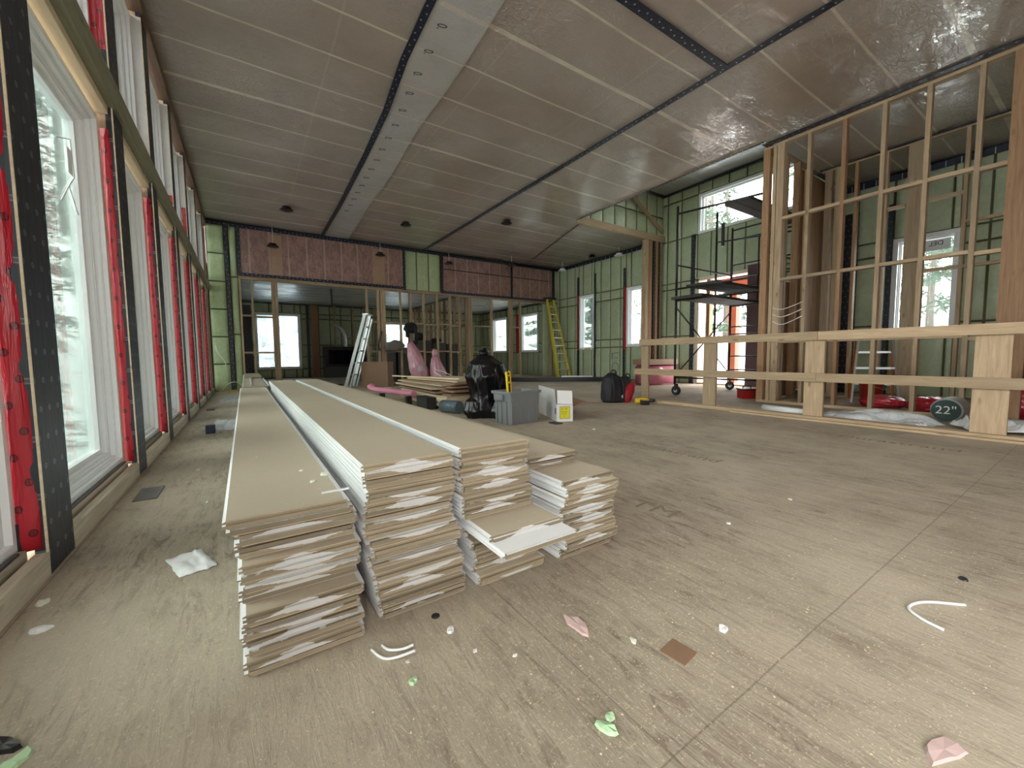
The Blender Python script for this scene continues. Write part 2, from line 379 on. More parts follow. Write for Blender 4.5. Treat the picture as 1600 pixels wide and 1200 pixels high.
for (ya,xa),(yb,xb) in zip(segs,segs[1:]):
    o = beam_between('seam_tape', M_TAPEY, (xa,ya,ZC-.036), (xb,yb,ZC-.036), .075, .006, c1)
    # rebuild so that local Y is the length
    bpy.data.meshes.remove(o.data) if False else None
    d = Vector((xb-xa,yb-ya)); L = d.length; b2 = bmesh.new(); bmbox(b2, (-.0375,-L/2,-.003),(.0375,L/2,.003)); me = bpy.data.meshes.new('seam_tape'); b2.to_mesh(me); b2.free(); me.materials.append(M_TAPEY)
    o.data = me; o.rotation_euler = (0,0,-math.atan2(d.x,d.y))
tapey('seam_tape', M_TAPEY, 4.42, YF, YB, .085, c1)
tapey('seam_tape', M_TAPEY, 6.5, YF, TY0+.05, .10, c1)
tapey('seam_tape', M_TAPEY, 8.25, YF, 3.0, .10, c1)
box('seam_tape', M_TAPEXF, (1.47,2.46,ZC-.036), (4.42,2.56,ZC-.030), c1)
box('seam_tape', M_TAPEXF, (6.5,2.98,ZC-.036), (XR,3.06,ZC-.03), c1)
for X0, X1 in ((XL, 9.4),): box('perimeter_tape', M_TAPEXF, (X0,YB-.12,ZC-.036), (X1,YB-.03,ZC-.03), c1)
box('perimeter_tape', M_TAPEY, (XR-.11,TY1+.1,ZC-.036), (XR-.03,YB,ZC-.03), c1)
box('perimeter_tape', M_TAPEY, (XR-.11,YF,ZC-.036), (XR-.03,TY0-.05,ZC-.03), c1)
# thin black taped crease from tower corner towards the far wall
beam_between('seam_tape', M_BLACKP, (6.6,7.05,ZC-.03), (8.0,YB-.1,ZC-.03), .03, .004, c1)
# raised entry volume
c2 = sempty('ceiling_raised', 'higher film ceiling above the entry, silvery where daylight hits it')
film('plastic_film', M_CEILT, XO-.2, XR, TY0-.2, TY1, TZ, parent=c2)
box('perimeter_tape', M_TAPEY, (XR-.12,TY0,TZ-.05), (XR-.03,TY1,TZ-.03), c2)
box('perimeter_tape', M_TAPEXF, (XO,TY1-.12,TZ-.05), (XR,TY1-.03,TZ-.03), c2)
box('fascia_board', PY, (XO-.04,TY0,ZC-.02), (XO,TY1,ZC+.04), c2)
box('upper_wall', M_GREEN, (XO-.2,TY0-.2,ZC+.041), (XO-.02,TY1,TZ), c2)
box('upper_wall', M_GREEN, (XO-.2,TY0-.35,ZC+.041), (XR,TY0-.2,TZ), c2)
tapey('edge_tape', M_TAPEY, XO-.03, TY0, TY1, .05, c2)
# ------------------------------------------------------------------ insulated walls
def insul(name, axis, const, a0, a1, z0, z1, holes, mat, parent, flip=1, rows=(0.,1.22,2.44), depth=.03, pitch=.4, phase=0., seam=M_SEAM):
    """foam bays between studs: each bay a pillow of its own inside one mesh; axis 'X' = wall runs along X at y=const"""
    A = {a0, a1}; k = math.ceil((a0-phase)/pitch)
    while phase+k*pitch < a1: 
        if min(phase+k*pitch-a0, a1-phase-k*pitch) > .08: A.add(round(phase+k*pitch,3))
        k += 1
    Z = {z0, z1} | {r for r in rows if z0+.1 < r < z1-.1}
    for h in holes: 
        for v in h[:2]: 
            A = {t for t in A if abs(t-v) > .1 or t in (a0,a1)} | {v}
        for v in h[2:]: 
            if z0 < v < z1: Z = {t for t in Z if abs(t-v) > .12 or t in (z0,z1)} | {v}
    A = sorted(A); Z = sorted(Z); bm = bmesh.new()
    P = lambda a, z, d: (a, const-flip*d, z) if axis == 'X' else (const-flip*d, a, z)
    for i in range(len(A)-1):
        for j in range(len(Z)-1):
            am, zm = (A[i]+A[i+1])/2, (Z[j]+Z[j+1])/2
            if any(h[0] < am < h[1] and h[2] < zm < h[3] for h in holes): continue
            x0,x1,y0,y1 = A[i],A[i+1],Z[j],Z[j+1]; wx = x1-x0; m = .016
            n = 5; U = [x0, x0+m]+[x0+m+(wx-2*m)*t/n for t in range(1,n)]+[x1-m,x1]; V = [y0,y0+m]+[y0+m+(y1-y0-2*m)*t/n for t in range(1,n)]+[y1-m,y1]
            g = {}
            for a, u in enumerate(U):
                for b, v in enumerate(V):
                    inn = 0 < a < len(U)-1 and 0 < b < len(V)-1
                    su = min(u-x0,x1-u)/wx*2; sv = min(v-y0,y1-v)/(y1-y0)*2
                    d = (depth*(min(1,su*2.2)**.5)*(min(1,sv*5)**.5)*(1+.35*noise.noise((u*3,v*2,const)))) if inn else 0.
                    g[a,b] = bm.verts.new(P(u,v,d))
            for a in range(len(U)-1):
                for b in range(len(V)-1):
                    q = [g[a,b],g[a+1,b],g[a+1,b+1],g[a,b+1]]
                    if (axis == 'X') == (flip < 0): q = q[::-1]
                    fc = bm.faces.new(q)
                    edge = a in (0,len(U)-2) or b in (0,len(V)-2); fc.material_index = 1 if edge else 0; fc.smooth = not edge
    me = bpy.data.meshes.new(name); bm.to_mesh(me); bm.free()
    return obj(name, me, [mat, seam], parent)
def stick(parent, name, mat, x0,x1,y0,y1,z0,z1): return box(name, mat, (x0,y0,z0), (x1,y1,z1), parent)
WIN = [0]
def window(axis, const, a0, a1, z0, z1, label, glass=M_GLASS, fw=.07, depth=.14, out=1, frame=M_WHITE, bar=False):
    """frame set in the wall; out = sign of the outward direction"""
    WIN[0] += 1; r = sempty('window_%d' % WIN[0], label)
    P = lambda a, d, z: (a, const+out*d, z) if axis == 'X' else (const+out*d, a, z)
    bm = bmesh.new()
    for (u0,u1,v0,v1) in ((a0,a1,z0,z0+fw),(a0,a1,z1-fw,z1),(a0,a0+fw,z0+fw,z1-fw),(a1-fw,a1,z0+fw,z1-fw)):
        for t, (d0,d1) in enumerate(((-.01,depth*.45),(depth*.45,depth*.75),(depth*.75,depth))):
            ins = .012*t
            uu0, uu1, vv0, vv1 = u0, u1, v0, v1
            if u1-u0 < v1-v0:
                if u0 == a0: uu1 = u1+ins
                else: uu0 = u0-ins
            else:
                if v0 == z0: vv1 = v1+ins
                else: vv0 = v0-ins
            p, q = P(uu0,d0,vv0), P(uu1,d1,vv1)
            bmbox(bm, [min(p[i],q[i]) for i in range(3)], [max(p[i],q[i]) for i in range(3)])
    obj('window_frame', bm, frame, r)
    if bar: box('glazing_bar', frame, P((a0+a1)/2-.02,depth*.5,z0+fw), P((a0+a1)/2+.02,depth*.75,z1-fw), r)
    box('glass', glass, P(a0+fw,depth*.8,z0+fw), P(a1-fw,depth*.8+.012,z1-fw), r)
    return r
# right wall (x = 9.5)
wr = sempty('wall_right', 'right exterior wall of green foam boards between studs, black tape beside its openings')
holesR = [(9.48,10.2,.9,2.72),(7.5,8.18,.98,2.72)]
insul('insulation', 'Y', XR, TY1+.05, YB, 0, ZC, holesR, M_GREEN, wr)
insul('insulation', 'Y', XR, TY0, TY1+.05, 0, TZ, [(4.3,5.95,0,2.6),(3.75,5.95,3.7,4.66)], M_GREEN, wr)
insul('insulation', 'Y', XR, YF, TY0, 0, ZC, [(1.5,2.3,1.05,2.7)], M_GREEN, wr)
insul('insulation', 'Y', XR, YB, 17.0, 0, 2.75, [(12.5,13.75,.88,2.42),(14.7,15.95,.88,2.42)], M_GREEN, wr)
def ext_wall(name, axis, const, a0, a1, z0, z1, holes, out, parent, th=.15):
    A = sorted({a0,a1}|{v for h in holes for v in h[:2]}); bm = bmesh.new()
    def cell(u0,u1,v0,v1):
        if axis == 'Y': p, q = (const+out*.02,u0,v0), (const+out*th,u1,v1)
        else: p, q = (u0,const+out*.02,v0), (u1,const+out*th,v1)
        bmbox(bm, [min(p[i],q[i]) for i in range(3)], [max(p[i],q[i]) for i in range(3)])
    for u0,u1 in zip(A,A[1:]):
        hs = sorted([(h[2],h[3]) for h in holes if h[0] <= u0 and h[1] >= u1]); z = z0
        for (h0,h1) in hs:
            if h0 > z: cell(u0,u1,z,h0)
            z = h1
        if z < z1: cell(u0,u1,z,z1)
    return obj(name, bm, plain('sheathing', (.30,.16,.11), .7) , parent)
ext_wall('sheathing', 'Y', XR, YF, 17.2, 0, 5.1, holesR+[(4.3,5.95,0,2.6),(3.75,5.95,3.7,4.66),(1.5,2.3,1.05,2.7),(12.5,13.75,.88,2.42),(14.7,15.95,.88,2.42)], 1, wr)
for y0, z1 in ((10.2,3.35),(9.40,3.35),(8.2,3.3),(7.42,3.3)): 
    stick(wr,'sealing_tape',M_MEMB, XR-.045,XR-.005, y0,y0+.07,0,z1)
stick(wr,'sealing_tape',M_MEMB, XR-.045,XR-.005, 6.0,6.10,0,3.72)
stick(wr,'black_membrane',M_MEMB, XR-.05,XR-.005, 2.78,3.08,0,3.3)
stick(wr,'sealing_tape',M_MEMB, XR-.05,XR-.005, 2.3,2.37,0,3.3)
for y0 in (10.21,8.185): stick(wr,'red_flashing_tape',M_RED, XR-.05,XR+.02, y0,y0+.045,.9,2.75)
stick(wr,'red_flashing_tape',M_RED, XR-.05,XR+.02, 13.76,13.95,.85,2.42)
window('Y', XR, 9.5,10.2,.92,2.72, 'narrow white window in the green right wall, nearer the yellow ladder')
window('Y', XR, 7.5,8.18,.98,2.72, 'narrow white window in the green right wall, nearer the end of the timber guard rail')
window('Y', XR, 3.75,5.95,3.7,4.66, 'wide white clerestory window high above the entry opening', depth=.12, fw=.06)
window('Y', XR, 1.5,2.3,1.05,2.7, 'white window with a sticker in its top corner, behind the stud partition', bar=False)
box('sticker', plain('white_sticker',(.7,.72,.72),.5), (XR+.10,1.62,2.42),(XR+.104,1.95,2.6), bpy.data.objects['window_4'])
text_mesh('printed_text', 'DEL', .10, M_INK, bpy.data.objects['window_4'], (XR+.096,1.79,2.53), (math.pi/2,0,math.pi/2), .0005)
window('Y', XR, 12.5,13.75,.88,2.42, 'square white window in the right wall of the far room, nearest the corner by the ladder')
window('Y', XR, 14.7,15.95,.88,2.42, 'white window in the right wall of the far room, seen through the studs')
# entry opening with pale jamb and plum panel
d1 = sempty('door_1', 'open entry doorway with pale jamb and plum coloured side panel')
M_JAMB = pine('pale_pink_jamb','Z',(.62,.50,.42),(.78,.68,.60)); M_PLUM = plain('plum_panel', (.105,.052,.06), .6, .2)
box('jamb', M_JAMB, (XR-.02,5.89,0), (XR+.3,5.97,2.62), d1); box('head', M_JAMB, (XR-.02,4.3,2.56), (XR+.3,5.97,2.64), d1)
box('mullion', PZR, (XR+.02,5.62,0), (XR+.16,5.70,2.56), d1); box('plum_panel', M_PLUM, (XR-.03,3.95,0), (XR+.1,4.72,2.72), d1)
box('sill', PY, (XR-.02,4.7,0), (XR+.3,5.9,.03), d1)
M_BACK = plain('backing_board',(.2,.14,.1),.8)
# back wall (y = 11.3): header band and stud openings
wb = sempty('wall_back', 'back wall with pink and green insulated header band above an open stud frame')
insul('green_corner_insulation', 'X', YB, XL, -.27, 0, ZC, [], M_GREENL, wb, rows=(.62,1.24,1.86,2.48,3.1), pitch=.6, phase=-.6)
insul('green_corner_insulation', 'X', YB, -.20, -.04, 0, ZC, [], M_GREENL, wb, rows=(1.3,2.6), pitch=.6, phase=-.6)
box('sealing_tape', M_MEMBX, (-.27,YB-.05,0), (-.20,YB-.01,ZC-.04), wb)
box('sealing_tape', M_MEMBX, (-.04,YB-.07,2.66), (.03,YB-.01,ZC-.04), wb)
hb = obj('pink_header_insulation', (lambda b: (bmbox(b,(-1.9,-.05,-.56),(1.9,.05,.56)), b)[1])(bmesh.new()), M_PINK, wb, (1.9,YB,3.24))
obj('pink_header_insulation', (lambda b: (bmbox(b,(-2.12,-.05,-.56),(2.12,.05,.56)), b)[1])(bmesh.new()), M_PINK, wb, (7.12,YB,3.24))
box('black_crease', M_BLACKP, (5.05,YB-.06,3.32),(9.0,YB-.05,3.345), wb)
insul('green_header_insulation', 'X', YB, 3.86, 4.95, 2.64, ZC, [], M_GREENL, wb, rows=(), phase=3.86, pitch=.36)
for x in (3.80, 4.95, 7.42): box('sealing_tape', M_MEMBX, (x,YB-.075,2.62),(x+.07,YB-.051,ZC-.04), wb)
box('sealing_tape', M_MEMBX, (9.17,YB-.075,2.6),(9.25,YB-.04,ZC-.04), wb)
box('sealing_tape', M_TAPEX, (-.02,YB-.075,2.64),(3.82,YB-.051,2.71), wb); box('sealing_tape', M_TAPEX, (4.97,YB-.075,2.62),(9.2,YB-.051,2.69), wb)
box('header_backing', M_BACK, (-.6,YB+.055,2.66),(9.5,YB+.10,3.9), wb); box('header_board', PX, (-.04,YB-.05,2.56),(9.3,YB+.05,2.64), wb)
insul('green_end_insulation', 'X', YB, 9.22, 9.5, 0, ZC, [], M_GREEN, wb, rows=(1.3,2.6), pitch=.16, phase=9.3)
insul('green_end_insulation', 'X', YB, 8.75, 9.05, 0, 2.56, [], M_GREEN, wb, rows=(), pitch=.6)
for x0, x1 in ((-.04,.0),(.19,.23),(.60,.66),(.665,.73),(2.78,2.83),(3.08,3.13),(3.16,3.22),(3.225,3.29),(3.70,3.745),(3.99,4.035),(4.38,4.425),(4.81,4.855),(5.22,5.265),(5.53,5.575),(5.86,5.91),(5.93,5.98),(6.66,6.72),(7.37,7.43),(7.435,7.50),(7.80,7.85),(9.05,9.17)):
    stick(wb,'stud',PZ, x0,x1, YB-.045,YB+.045, .038,2.56)
for x0, x1, z in ((.0,.19,1.72),(.0,.19,.86),(.23,.6,1.70),(.23,.6,.86),(2.83,3.08,1.68),(2.83,3.08,.88),(3.29,3.7,1.68),(3.29,3.7,.88),(3.745,3.99,1.66),(3.745,3.99,.86),(4.035,4.38,1.68),(4.035,4.38,.88),(4.425,4.81,1.66),(4.425,4.81,.86),(4.855,5.22,1.68),(4.855,5.22,.88),(5.265,5.53,1.66),(5.265,5.53,.86),(5.98,6.66,1.67),(7.5,7.8,1.67),(5.98,6.66,.86)):
    stick(wb,'blocking',PX, x0+.001,x1-.001, YB-.04,YB+.04, z,z+.04)
box('bottom_plate', PX, (-.04,YB-.045,0),(1.4,YB+.045,.037), wb); box('bottom_plate', PX, (2.7,YB-.045,0),(6.8,YB+.045,.037), wb); box('bottom_plate', PX, (7.3,YB-.045,0),(9.2,YB+.045,.037), wb)
for x0, x1, y_ in ((.62,.86,0),(2.98,3.30,0)): box('stud_behind_film', plain('timber_behind_film',(.40,.26,.17),.6,.2,6,0,Coat_Weight=.6,Coat_Roughness=.2), (x0,YB-.054,2.72),(x1,YB-.0505,3.66), wb)
box('perimeter_tape', M_TAPEX, (XL,YB-.085,ZC-.115),(9.4,YB-.078,ZC-.04), wb)
box('perimeter_tape', M_TAPEY, (XR-.055,TY1+.1,ZC-.12),(XR-.045,YB-.1,ZC-.04), wr)
box('perimeter_tape', M_TAPEY, (XR-.055,YF,ZC-.14),(XR-.045,TY0-.05,ZC-.04), wr)
# far room
c3 = sempty('ceiling_far_room', 'lower silvery film ceiling of the far room')
film('plastic_film', M_CEILFAR, XL, XR, YB+.05, 17.0, 2.75, parent=c3, sag=.02)
box('perimeter_tape', M_TAPEXF, (XL,16.9,2.69),(XR,17,2.715), c3)
beam_between('seam_tape', M_BLACKP, (2.15,12.6,2.70), (2.9,16.9,2.70), .05, .006, c3)
box('perimeter_tape', M_TAPEY, (5.80,YB+.1,2.69),(5.9,17,2.71), c3); box('perimeter_tape', M_TAPEY, (9.38,YB+.1,2.69),(9.48,17,2.71), c3)
wf = sempty('wall_far', 'green insulated end wall of the far room')
hf = [(.33,1.80,.33,2.38),(4.85,6.25,.78,2.2)]
insul('insulation', 'X', 17.0, XL, XR, 0, 2.75, hf, M_GREEN, wf); ext_wall('sheathing', 'X', 17.0, XL-.2, XR+.2, 0, 3.9, hf, 1, wf)
box('sealing_tape', M_MEMBX, (-.1,16.93,0),(.25,16.98,2.6), wf); box('sealing_tape', M_MEMBX, (1.98,16.93,0),(2.08,16.98,2.7), wf); box('corner_post', PZR, (2.12,16.7,0),(2.36,16.95,2.7), wf)
for x in (2.9,3.55,4.0,4.4): box('stud', PZ, (x,16.6,0),(x+.05,16.69,2.7), wf)
box('blocking', PX, (2.95,16.6,1.45),(4.0,16.69,1.5), wf)
window('X', 17.0, .33,1.80,.33,2.38, 'large film covered window in the end wall of the far room, left of its dark fireplace', glass=M_GLASSF)
window('X', 17.0, 4.85,6.25,.78,2.2, 'film covered window in the end wall of the far room, behind the hanging black jacket', glass=M_GLASSF)
wl2 = sempty('wall_far_left', 'green insulated left wall of the far room')
insul('insulation', 'Y', XL, YB+.05, 17, 0, 2.75, [], M_GREEN, wl2, flip=-1); ext_wall('sheathing', 'Y', XL, YB, 17.2, 0, 3.9, [], -1, wl2)
box('upper_fill', plain('attic_board',(.2,.13,.09),.8), (XL,YB+.06,2.8),(XR,17.2,2.9), c3)
# roof slab above everything so that daylight enters only at the windows
struct(box('roof', plain('roof_boards',(.2,.14,.1),.8), (XL-.6,YF-.5,5.15),(XR+.6,17.6,5.3)), 'timber roof deck above the ceiling film')['category'] = 'roof'
box('attic_cover', plain('attic_cover_board',(.2,.14,.1),.8), (XL-.3,YF,3.9),(XO-.21,YB+.3,3.98), c1)
box('attic_cover', plain('attic_cover_board',(.2,.14,.1),.8), (XO-.21,YF,3.9),(XR+.2,TY0-.36,3.98), c1)
box('attic_cover', plain('attic_cover_board',(.2,.14,.1),.8), (XO-.21,TY1+.3,3.9),(XR+.2,YB+.3,3.98), c1)
# tower back wall above the main ceiling
wt = sempty('wall_entry_back', 'green insulated triangle of wall above the ceiling edge at the back of the entry')
insul('insulation', 'X', TY1, XO-.02, XR, ZC, TZ, [], M_GREEN, wt, rows=(4.35,)); ext_wall('sheathing','X',TY1,XO-.2,XR,ZC+.0,TZ+.1,[],1,wt,th=.12)
box('fascia_beam', PX, (XO-.02,TY1-.08,3.70),(XR-.03,TY1-.01,3.86), wt)
beam_between('brace', PX, (8.0,TY1-.10,4.72), (9.35,TY1-.10,3.95), .04, .09, wt)
for x0,x1,m in ((8.72,8.83,PZ),(8.85,8.98,PZR),(9.03,9.10,M_MEMBX),(9.12,9.22,PZR),(9.25,9.30,M_MEMBX),(9.32,9.40,PZ)):
    box('post' if m not in (M_MEMBX,) else 'sealing_tape', m, (x0,TY1-.06,0),(x1,TY1+.06,3.70), wt)
M_WMEMB = plain('white_membrane',(.66,.66,.64),.5,.15,20)
# ------------------------------------------------------------------ left glazed wall
wl = sempty('wall_left', 'tall glazed left wall: posts in black membrane and red flashing tape with a green-stained rail beam')
posts = [-2.2,-.75,.62,2.03,3.46,4.72,6.12,7.5,8.9,10.25]
ZB0, ZB1 = 2.27, 2.43
for i, y in enumerate(posts):
    b_ = box('membrane_post', M_MEMB, (XL-.035,y,.0),(XL,y+.24,ZC-.16), wl, bev=.006)
    box('stud_core', PZ, (XL-.16,y+.012,.1),(XL-.036,y+.228,ZC-.16), wl)
    # red flashing over the return facing the room's near end, loose folds near the foot
    bm = bmesh.new(); n_ = 40; rows = []
    wd = .085 if i == 3 else .062
    for k in range(n_+1):
        z = .10+(2.14-.10)*k/n_; off = .012*noise.noise((y*7,z*2.3,1)) + (.012*math.sin(z*9) if i == 3 else 0)
        rows.append([bm.verts.new((-wd/2-off*.6 if i==3 else -wd/2, 0, z-1.1)), bm.verts.new((-wd*.1,-.006-abs(off),z-1.1)), bm.verts.new((wd/2-.004,-.001,z-1.1))])
    for a, b in zip(rows, rows[1:]):
        for j in range(2): bm.faces.new((a[j],a[j+1],b[j+1],b[j])).smooth = True
    o = obj('red_flashing_tape', bm, M_RED, wl, (XL-.002-wd/2,y+.004,1.1))
    sm = o.modifiers.new('s','SOLIDIFY'); sm.thickness = .002
    if i == 3: box('black_patch', M_BLACKP, (XL-.10,y-.012,.085),(XL-.055,y-.008,.20), wl)
    if i == 4: box('red_flashing_tape', M_RED, (XL-.07,y-.002,2.6),(XL-.004,y+.003,3.5), wl)
    else: box('white_membrane', M_WMEMB, (XL-.07,y-.002,2.46),(XL-.004,y+.003,3.62), wl)
    if i in (6,7): box('red_patch', M_RED, (XL-.05,y-.005,2.47),(XL-.004,y-.0025,2.62 if i == 6 else 2.9), wl)
    box('pine_edge', PYL, (XL-.006,y-.006,.04),(XL+.001,y-.001,ZC-.2), wl)
for a, b in zip(posts, posts[1:]+[YB]):
    pass
box('rail_beam', PYG, (XL-.02,-2.9,ZB0),(XL+.022,YB-.01,ZB1), wl, bev=.003)
for i, (a, b) in enumerate(zip(posts, posts[1:]+[YB])):
    box('soffit_board', PYL, (XL-.17,a+.245,ZB0-.045),(XL-.0205,b-.005,ZB0-.001), wl); box('blocking', PY, (XL-.17,a+.245,ZB0),(XL-.0205,b-.005,ZB1+.018), wl)  # second box: filler behind the rail beam, added to stop daylight leaking in
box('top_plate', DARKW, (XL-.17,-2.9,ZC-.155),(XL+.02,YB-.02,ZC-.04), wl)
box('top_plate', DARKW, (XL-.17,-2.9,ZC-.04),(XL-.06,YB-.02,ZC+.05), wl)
box('bottom_plate', PLATE, (XL-.16,-2.9,0),(XL-.036,YB-.02,.038), wl)
for i, (a, b) in enumerate(zip(posts, posts[1:]+[YB])): box('bottom_plate', PLATE, (XL-.034,a+.245,0),(XL+.002,b-.004,.085), wl, bev=.003)
def lwin(y0, y1, z0, z1, label, upper=False, sticker=True):
    WIN[0] += 1; r = sempty('window_%d' % WIN[0], label)
    bm = bmesh.new(); steps = [(-.068,-.090,.030),(-.090,-.094,.042),(-.094,-.118,.048),(-.118,-.124,.066),(-.124,-.15,.074),(-.15,-.19,.10)]
    for xa, xb, t in steps:
        for (u0,u1,v0,v1) in ((y0,y1,z0,z0+t),(y0,y1,z1-t,z1),(y0,y0+t,z0+t,z1-t),(y1-t,y1,z0+t,z1-t)):
            bmbox(bm, (XL+xb,u0,v0),(XL+xa,u1,v1))
    obj('window_frame', bm, M_WHITE, r)
    box('glass', M_GLASS if upper else M_GLASSL, (XL-.172,y0+.09,z0+.09),(XL-.166,y1-.09,z1-.09), r)
    if not upper:
        box('sill', PLATE, (XL-.20,y0,z0-.06),(XL-.05,y1,z0-.004), r)
        box('shim_strip', M_BLACKP, (XL-.062,y0+.1,z0-.003),(XL-.05,y1-.05,z0+.006), r)
    if sticker and not upper:   # white label sheet with cut corner
        pts = [(y1-.36,z1-.30),(y1-.14,z1-.22),(y1-.12,z1-.42),(y1-.22,z1-.50),(y1-.36,z1-.62)]
        bm = bmesh.new(); tube_mesh(bm, [(XL-.160,a,b) for a, b in pts], .004, 5)
        tube_mesh(bm, [(XL-.160,y1-.22,z1-.50),(XL-.160,y1-.10,z1-.62)], .004, 5)
        bmbox(bm, (XL-.163,y1-.20,z1-.42),(XL-.160,y1-.13,z1-.28)); obj('sticker', bm, M_WHITE, r)
ordn = ['first','second','third','fourth','fifth','sixth','seventh','eighth','ninth','tenth']
for i in range(1, len(posts)):
    a = posts[i]+.245; b = (posts[i+1]-.006) if i+1 < len(posts) else YB-.02
    where = {1:'beside the camera, mostly out of frame',2:'at the left edge of the photo, before the first red strip',3:'just past the widest red strip, nearest full pane on the left'}.get(i, '%s bay from the near end of the glazed wall' % ordn[i-3])
    lwin(a, b, .11, 2.2, 'tall white framed window, '+where)
    lwin(a, b, ZB1+.02, 3.62, 'upper white framed window above the green beam, '+(where if i > 2 else where), True)
box('plastic_wrap', M_WMEMB, (XL-.12,1.93,.12),(XL-.088,2.025,2.2), wl)
# front wall behind the camera, with an unseen opening added for extra daylight
wfr = sempty('wall_front', 'front wall behind the camera with one open window')
ext_wall('sheathing', 'X', YF, XL-.3, XR+.2, 0, 5.1, [(-.3,.7,.9,2.5)], -1, wfr)
# ------------------------------------------------------------------ stud partitions on the right
def studwall(name, label, x, ys, z1, blocks, plates, w=.042, d=.09, mats=None):
    r = sempty(name, label)
    for i, (y, ww) in enumerate(ys):
        box('stud', (PZR if i % 4 == 1 else PZ), (x,y,.04),(x+d,y+ww,z1-.04), r)
    for (y0,y1,z) in blocks: box('blocking', PY, (x+.004,y0,z),(x+d-.004,y1,z+.042), r)
    for (y0,y1,z) in plates: box('plate', PY, (x,y0,z),(x+d,y1,z+.039), r)
    return r
ys = [(.30,.042),(.55,.20),(.94,.042),(1.335,.042),(1.72,.042),(2.11,.042),(2.50,.042),(2.83,.09),(2.93,.045),(3.02,.09),(-.1,.042),(-.5,.042)]
YS = sorted([y for y in ys]); bl = []
for (a, wa), (b, wb_) in zip(YS, YS[1:]):
    if b-(a+wa) > .1:
        k = round(a*10) % 2
        for z in (2.66-.0, 1.78, .87): bl.append((a+wa+.001, b-.001, z+(.03 if k else 0)))
studwall('stud_wall', 'unfinished stud partition behind the timber guard rail, rising to the ceiling', 6.6, ys, ZC-.02, bl, [(-.6,3.11,0),(-.6,3.11,ZC-.06)])
ys2 = [(.4,.042),(.85,.042),(1.27,.042),(1.72,.16),(2.10,.042),(2.46,.042),(2.64,.12),(2.80,.10)]
bl2 = [(1.312,1.719,2.9),(1.89,2.09,2.9),(.892,1.269,1.9),(1.312,1.719,1.9),(.442,.849,2.5),(.892,1.269,2.5)]
studwall('stud_wall', 'second stud partition standing behind the first, nearer the exterior window', 8.25, ys2, ZC-.02, bl2, [(.2,2.95,0),(.2,2.95,ZC-.06)])
r = sempty('stud_wall', 'short cross partition closing the bay beside the entry')
for x in (6.80,7.05,7.45,7.85): box('stud', PZR if x > 7.4 else PZ, (x,2.96,.04),(x+.045,3.05,ZC-.06), r)
box('plate', PX, (6.7,2.96,0),(8.2,3.05,.039), r); box('plate', PX, (6.7,2.96,ZC-.059),(8.2,3.05,ZC-.038), r)
box('plywood_panel', plain('dark_plywood',(.20,.115,.062),.7,.25,3), (6.9,3.06,.05),(7.75,3.072,1.9), r)
for k in range(8): box('wall_plank', PZR if k != 5 else M_GREEN, (7.80+.2*k,3.075,.02),(7.996+.2*k,3.10,ZC-.05), r)
# partition running away inside the far room
r = sempty('stud_wall', 'stud partition running away from the camera inside the far room')
for k in range(14): 
    y = 11.5+k*.41; box('stud', PZR if k % 3 == 1 else PZ, (5.85,y,.04),(5.94,y+.042,2.68), r)
    if k < 13:
        for z in (1.68,.9): box('blocking', PY, (5.855,y+.043,z),(5.935,y+.409,z+.04), r)
box('plate', PY, (5.85,11.4,0),(5.94,17,.039), r); box('plate', PY, (5.85,11.4,2.681),(5.94,16.9,2.71), r)
#PART2
# ------------------------------------------------------------------ timber guard rail
gr = empty('guard_rail', 'temporary pine guard rail with two rails on wide posts, in front of the stud partition', 'railing', (5.3, 2, 0))
def gbox(n_, mat, a, b): return box(n_, mat, a, b, gr, bev=.002)
gbox('top_rail', PY, (5.262,1.86,.89),(5.30,4.27,.985)); gbox('top_rail', PY, (5.262,-1.2,.89),(5.30,1.857,.985))
gbox('mid_rail', PY, (5.262,1.86,.43),(5.30,4.36,.525)); gbox('mid_rail', PY, (5.262,-1.2,.43),(5.30,1.857,.525))
for y0, y1 in ((4.12,4.25),(3.02,3.20),(1.80,1.985),(.50,.71),(-1.0,-.8)): gbox('post', PZ, (5.302,y0,.042),(5.34,y1,.915))
gbox('base_plate', PY, (5.27,-1.2,0),(5.41,4.24,.04)); 
tag(box('loose_board', PY, (5.17,-.2,0),(5.235,2.75,.019)), 'thin pine board lying along the foot of the guard rail', 'board')
